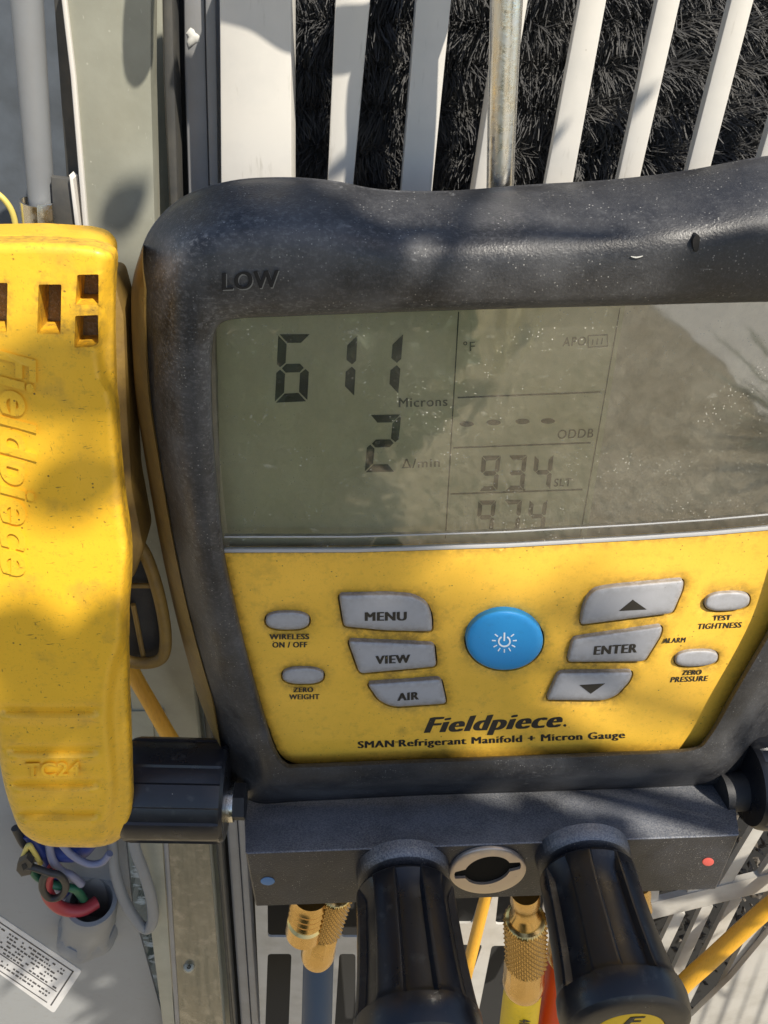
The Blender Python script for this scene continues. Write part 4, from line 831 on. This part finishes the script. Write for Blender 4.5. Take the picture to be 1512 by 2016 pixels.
# ================================================================== hoses
def hose(nm, lab, pts, w_, nut, ferr, hp, hr, mat):
    t = thing(nm, lab, 'hose', 'charging hoses under the manifold block')
    # knurled nut
    (n0, n1, nr) = nut; a_ = P(*n0, DEV, w_); b_ = P(*n1, DEV, w_); r = rad(nr, *n0, DEV, w_); nn = 104; rows = 37; tri_ = lambda q: np.abs((q % 4)-2)/2.0; kh = lambda k: np.minimum(tri_(np.arange(nn)+k), tri_(np.arange(nn)-k))
    prof = [(-.06, r*.9)]+[(x, r) for x in np.linspace(0, 1, rows)]+[(1.05, r*.86)]
    kn_ = lathe('knurled_nut', a_, b_, prof, M['brass'], t, nn, lambda th, tt, rr_, k: np.full(nn, rr_)+(kh(k)*r*.12-r*.05 if 0 < k <= rows else 0), ang=180)
    wv = np.zeros((rows+2, nn))
    for k in range(1, rows+1): wv[k] = 1-np.clip(kh(k)*2, 0, 1)
    kn_.data.attributes.new('wear_and_light', 'FLOAT', 'POINT').data.foreach_set('value', wv.ravel().astype(np.float32))
    (f0, f1, fr0) = ferr; a_ = P(*f0, DEV, w_); b_ = P(*f1, DEV, w_); fr_ = rad(fr0, *f0, DEV, w_)
    lathe('ferrule', a_, b_, [(0, fr_*.9), (.06, fr_*.98), (.55, fr_*.98), (.68, fr_*1.04), (.85, fr_*1.05), (.95, fr_*.98), (1, fr_*.85)], M['brass'], t, 48, lambda th, tt, rr_, k: rr_*(1+.045*(np.abs(np.sin(th*4)) < .35)*(1 if 0 < k < 3 else 0)), ang=25)
    q = P([p_[0] for p_ in hp], [p_[1] for p_ in hp], DEV, w_); rr_ = [rad(hr, *p_, DEV, w_) for p_ in hp]
    tube('hose_tube', q, rr_, M[mat], t, 32, 5); return t, q, rr_
hose('blue_hose', 'dark blue charging hose with knurled brass nut left of the left front knob', None, 30, ((662, 1758), (640, 1828), 34), ((637, 1826), (624, 1886), 33), [(628, 1870), (626, 1920), (624, 2000), (620, 2110)], 30, 'hose_blue')
t_, q_, r_ = hose('yellow_hose', 'bright yellow charging hose with knurled brass nut between the two front knobs', None, 60, ((1034, 1812), (1036, 1892), 42), ((1034, 1888), (1030, 1944), 40), [(1033, 1925), (1028, 1960), (1022, 2010), (1012, 2110)], 37, 'hose_yellow')
lathe('neck', P(1034, 1755, DEV, 60), P(1034, 1815, DEV, 60), [(0, 40), (.3, 42), (.4, 34), (.7, 36), (.8, 46), (1, 47)], M['brass'], t_, 40)
dh = q_[3]-q_[1]; dh /= np.linalg.norm(dh); hx = np.cross(dh, np.array([0, 0, 1.0])); hx /= np.linalg.norm(hx); hz = np.cross(hx, dh); 
if hz[2] < 0: hz = -hz
if hx[0] < 0: hx = -hx
hr_ = float(np.mean(r_)); c0 = q_[1]+dh*10
def hmap(u, v, z):   # runs up the hose, wrapped round it
    a_ = (v*34-17)/hr_; rr_ = hr_+1.0+z*.8; s = 8+u*150
    return c0+dh*s[:, None]+(np.sin(a_)*rr_)[:, None]*hx+(np.cos(a_)*rr_)[:, None]*hz
text('4000PSI', 0, 0, 1, 0, 1, DEV, 0, M['ink'], t_, 'printed_lettering', 1, .01, shear=.3, mapf=hmap)
hose('red_hose', 'bright red charging hose running down behind the right front knob', None, 10, ((1130, 1755), (1122, 1830), 38), ((1120, 1828), (1112, 1890), 36), [(1112, 1870), (1106, 1930), (1094, 2000), (1080, 2110)], 34, 'hose_red')
bf = thing('brass_fitting', 'small brass fitting peeping out right of the right front knob under the block', 'fitting')
lathe('knurled_nut', P(1262, 1745, DEV, 20), P(1268, 1790, DEV, 20), [(0, 24), (.3, 26), (.6, 22), (1, 24)], M['brass'], bf, 24)

# ================================================================== yellow pipe clamp probe
c = thing('pipe_clamp', 'large yellow plastic pipe clamp with raised lettering hanging left of the black gauge', 'pipe clamp')
Cout = rnd([(-190, 478), (60, 474), (150, 478), (200, 484), (231, 500), (231, 560), (230, 640), (233, 760), (240, 880), (248, 1000), (262, 1090), (262, 1150), (256, 1200), (256, 1270), (258, 1360), (263, 1480), (267, 1590), (256, 1634), (234, 1659), (195, 1669), (92, 1667), (44, 1640), (15, 1560), (-6, 1440), (-50, 1250), (-110, 1000), (-190, 700)],
           [4, 20, 10, 18, 22, 5, 20, 30, 30, 30, 40, 30, 30, 5, 5, 5, 30, 16, 16, 16, 30, 30, 40, 40, 50, 50, 4], 4)
CH = [rnd(h, 3, 2) for h in ([(-70, 556), (15, 557), (13, 655), (-70, 654)], [(76, 560), (121, 560), (119, 658), (73, 657)], [(152, 541), (194, 540), (194, 600), (148, 601)], [(148, 622), (193, 620), (194, 676), (182, 683), (146, 685)])]
face_r = crom([(194, 540), (194, 640), (187, 692), (193, 740), (206, 768), (217, 805), (223, 860), (232, 930), (241, 990), (250, 1070), (240, 1130), (235, 1200), (232, 1260), (215, 1310), (205, 1390), (210, 1480), (215, 1560), (205, 1620)], 5, False)
def gss(y, c_, s_): return np.exp(-((y-c_)/s_)**2)
def chf(x, y, d, dd):
    h = 30+np.zeros_like(x)
    fx = np.interp(y, face_r[:, 1], face_r[:, 0]); e = x-fx            # beyond the front panel the side falls away
    h -= 26*np.clip(e/22, 0, 1)*np.clip((y-485)/90, 0, 1)
    h -= 22*(1-np.sqrt(np.clip(1-(1-np.clip(dd/20, 0, 1))**2, 0, 1)))
    h += 10*np.clip((y-1060)/250, 0, 1)*np.clip((1700-y)/300, 0, 1)
    inx = np.clip((200-x)/14, 0, 1)*np.clip((x-(-10+(y-1380)*.16))/14, 0, 1)
    for yc in (1403, 1480, 1546, 1606):
        yy = y+6*((x-100)/100)**2*0-6+ .0*x; h += inx*(-9*gss(y, yc-3-4*((x-100)/110)**2, 6.5)+6*gss(y, yc+13-3*((x-100)/110)**2, 7))
    h -= 7*gss(y, 900, 90)*np.clip((x-140)/60, 0, 1)
    h += 8*gss(x, 60, 70)*gss(y, 850, 260)
    return h
relief('front_lever', Cout-np.array([5, 0]), CL, chf, -30, M['clamp'], c, holes=CH, step=7.5, holeback=-34, edges=(1.2, 3, 6, 10), ang=50)
relief('window_floor', [(-170, 530), (200, 530), (200, 700), (-170, 700)], CL, lambda x, y, d, dd: -36+0*x, -44, mk('dusty_window_floor', (.26, .17, .07), .8, layers=[('noise', 5, .5, .66, (.44, .35, .25), .6)], bump=[(5, .8, 6)]), c, step=40, edges=())
# top shoulder and rear jaw
prism('top_rim', rnd([(-200, 466), (60, 460), (160, 466), (192, 474), (211, 494), (214, 550), (200, 580), (-200, 580)], [3, 10, 10, 16, 12, 6, 4, 3]), CL, -50, 95, M['clamp'], c, 8, ang=50)
prism('rear_jaw', rnd([(-120, 540), (225, 545), (246, 620), (252, 800), (262, 960), (285, 1080), (262, 1140), (100, 1150), (-120, 1100)], 14), CL, -150, 120, M['tan'], c, 10, ang=50)  # yellow jaw in tan: its shade is put into the colour
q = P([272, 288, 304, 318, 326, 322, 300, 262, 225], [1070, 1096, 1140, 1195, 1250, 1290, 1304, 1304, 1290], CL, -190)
tube('loop_handle', q, 14, M['tan'], c, 16, 6)  # yellow loop painted tan in place of the shadow on it
tube('loop_bar', P([245, 305], [1153, 1153], CL, -205), 6, M['tan'], c, 10, 1); tube('loop_bar', P([262, 284], [1190, 1302], CL, -205), 6, M['tan'], c, 10, 1)
prism('loop_web', [(220, 1090), (280, 1090), (318, 1240), (316, 1296), (220, 1296)], CL, -225, 16, M['rubber_dark'], c, 2)  # dark fill stands in for shade inside the loop
# raised lettering reading downwards, and the model mark
hc = lambda X, Y: chf(X, Y, 99+0*X, np.full(np.shape(X), 99.))
text('Fieldpiece', 2, 690, 4, 1134, 66, CL, lambda X, Y: hc(X, Y)+5.5, M['clamp'], c, 'raised_lettering', 11, .022, shear=.25, upv=(1, -.0), bevel=.006)
text('TC24', 50, 1530, 158, 1527, 26, CL, lambda X, Y: hc(X, Y)+6, M['clamp'], c, 'raised_lettering', 9, .012, bevel=.008)

#CASTERS
# ------------------------------------------------------------------ origins at the base of every top-level thing
bpy.context.view_layer.update()
for o in [x for x in sc.objects if x.parent is None and x.type in ('EMPTY',)]:
    kids = [k for k in o.children_recursive if k.type == 'MESH']
    lo = np.full(3, 1e9); hi = -lo
    for k in kids:
        v = np.empty(len(k.data.vertices)*3, np.float32); k.data.vertices.foreach_get('co', v); v = v.reshape(-1, 3)
        lo = np.minimum(lo, v.min(0)); hi = np.maximum(hi, v.max(0))
    base = Vector(((lo[0]+hi[0])/2, (lo[1]+hi[1])/2, lo[2]))
    o.location = base
    for k in o.children: k.location = -base
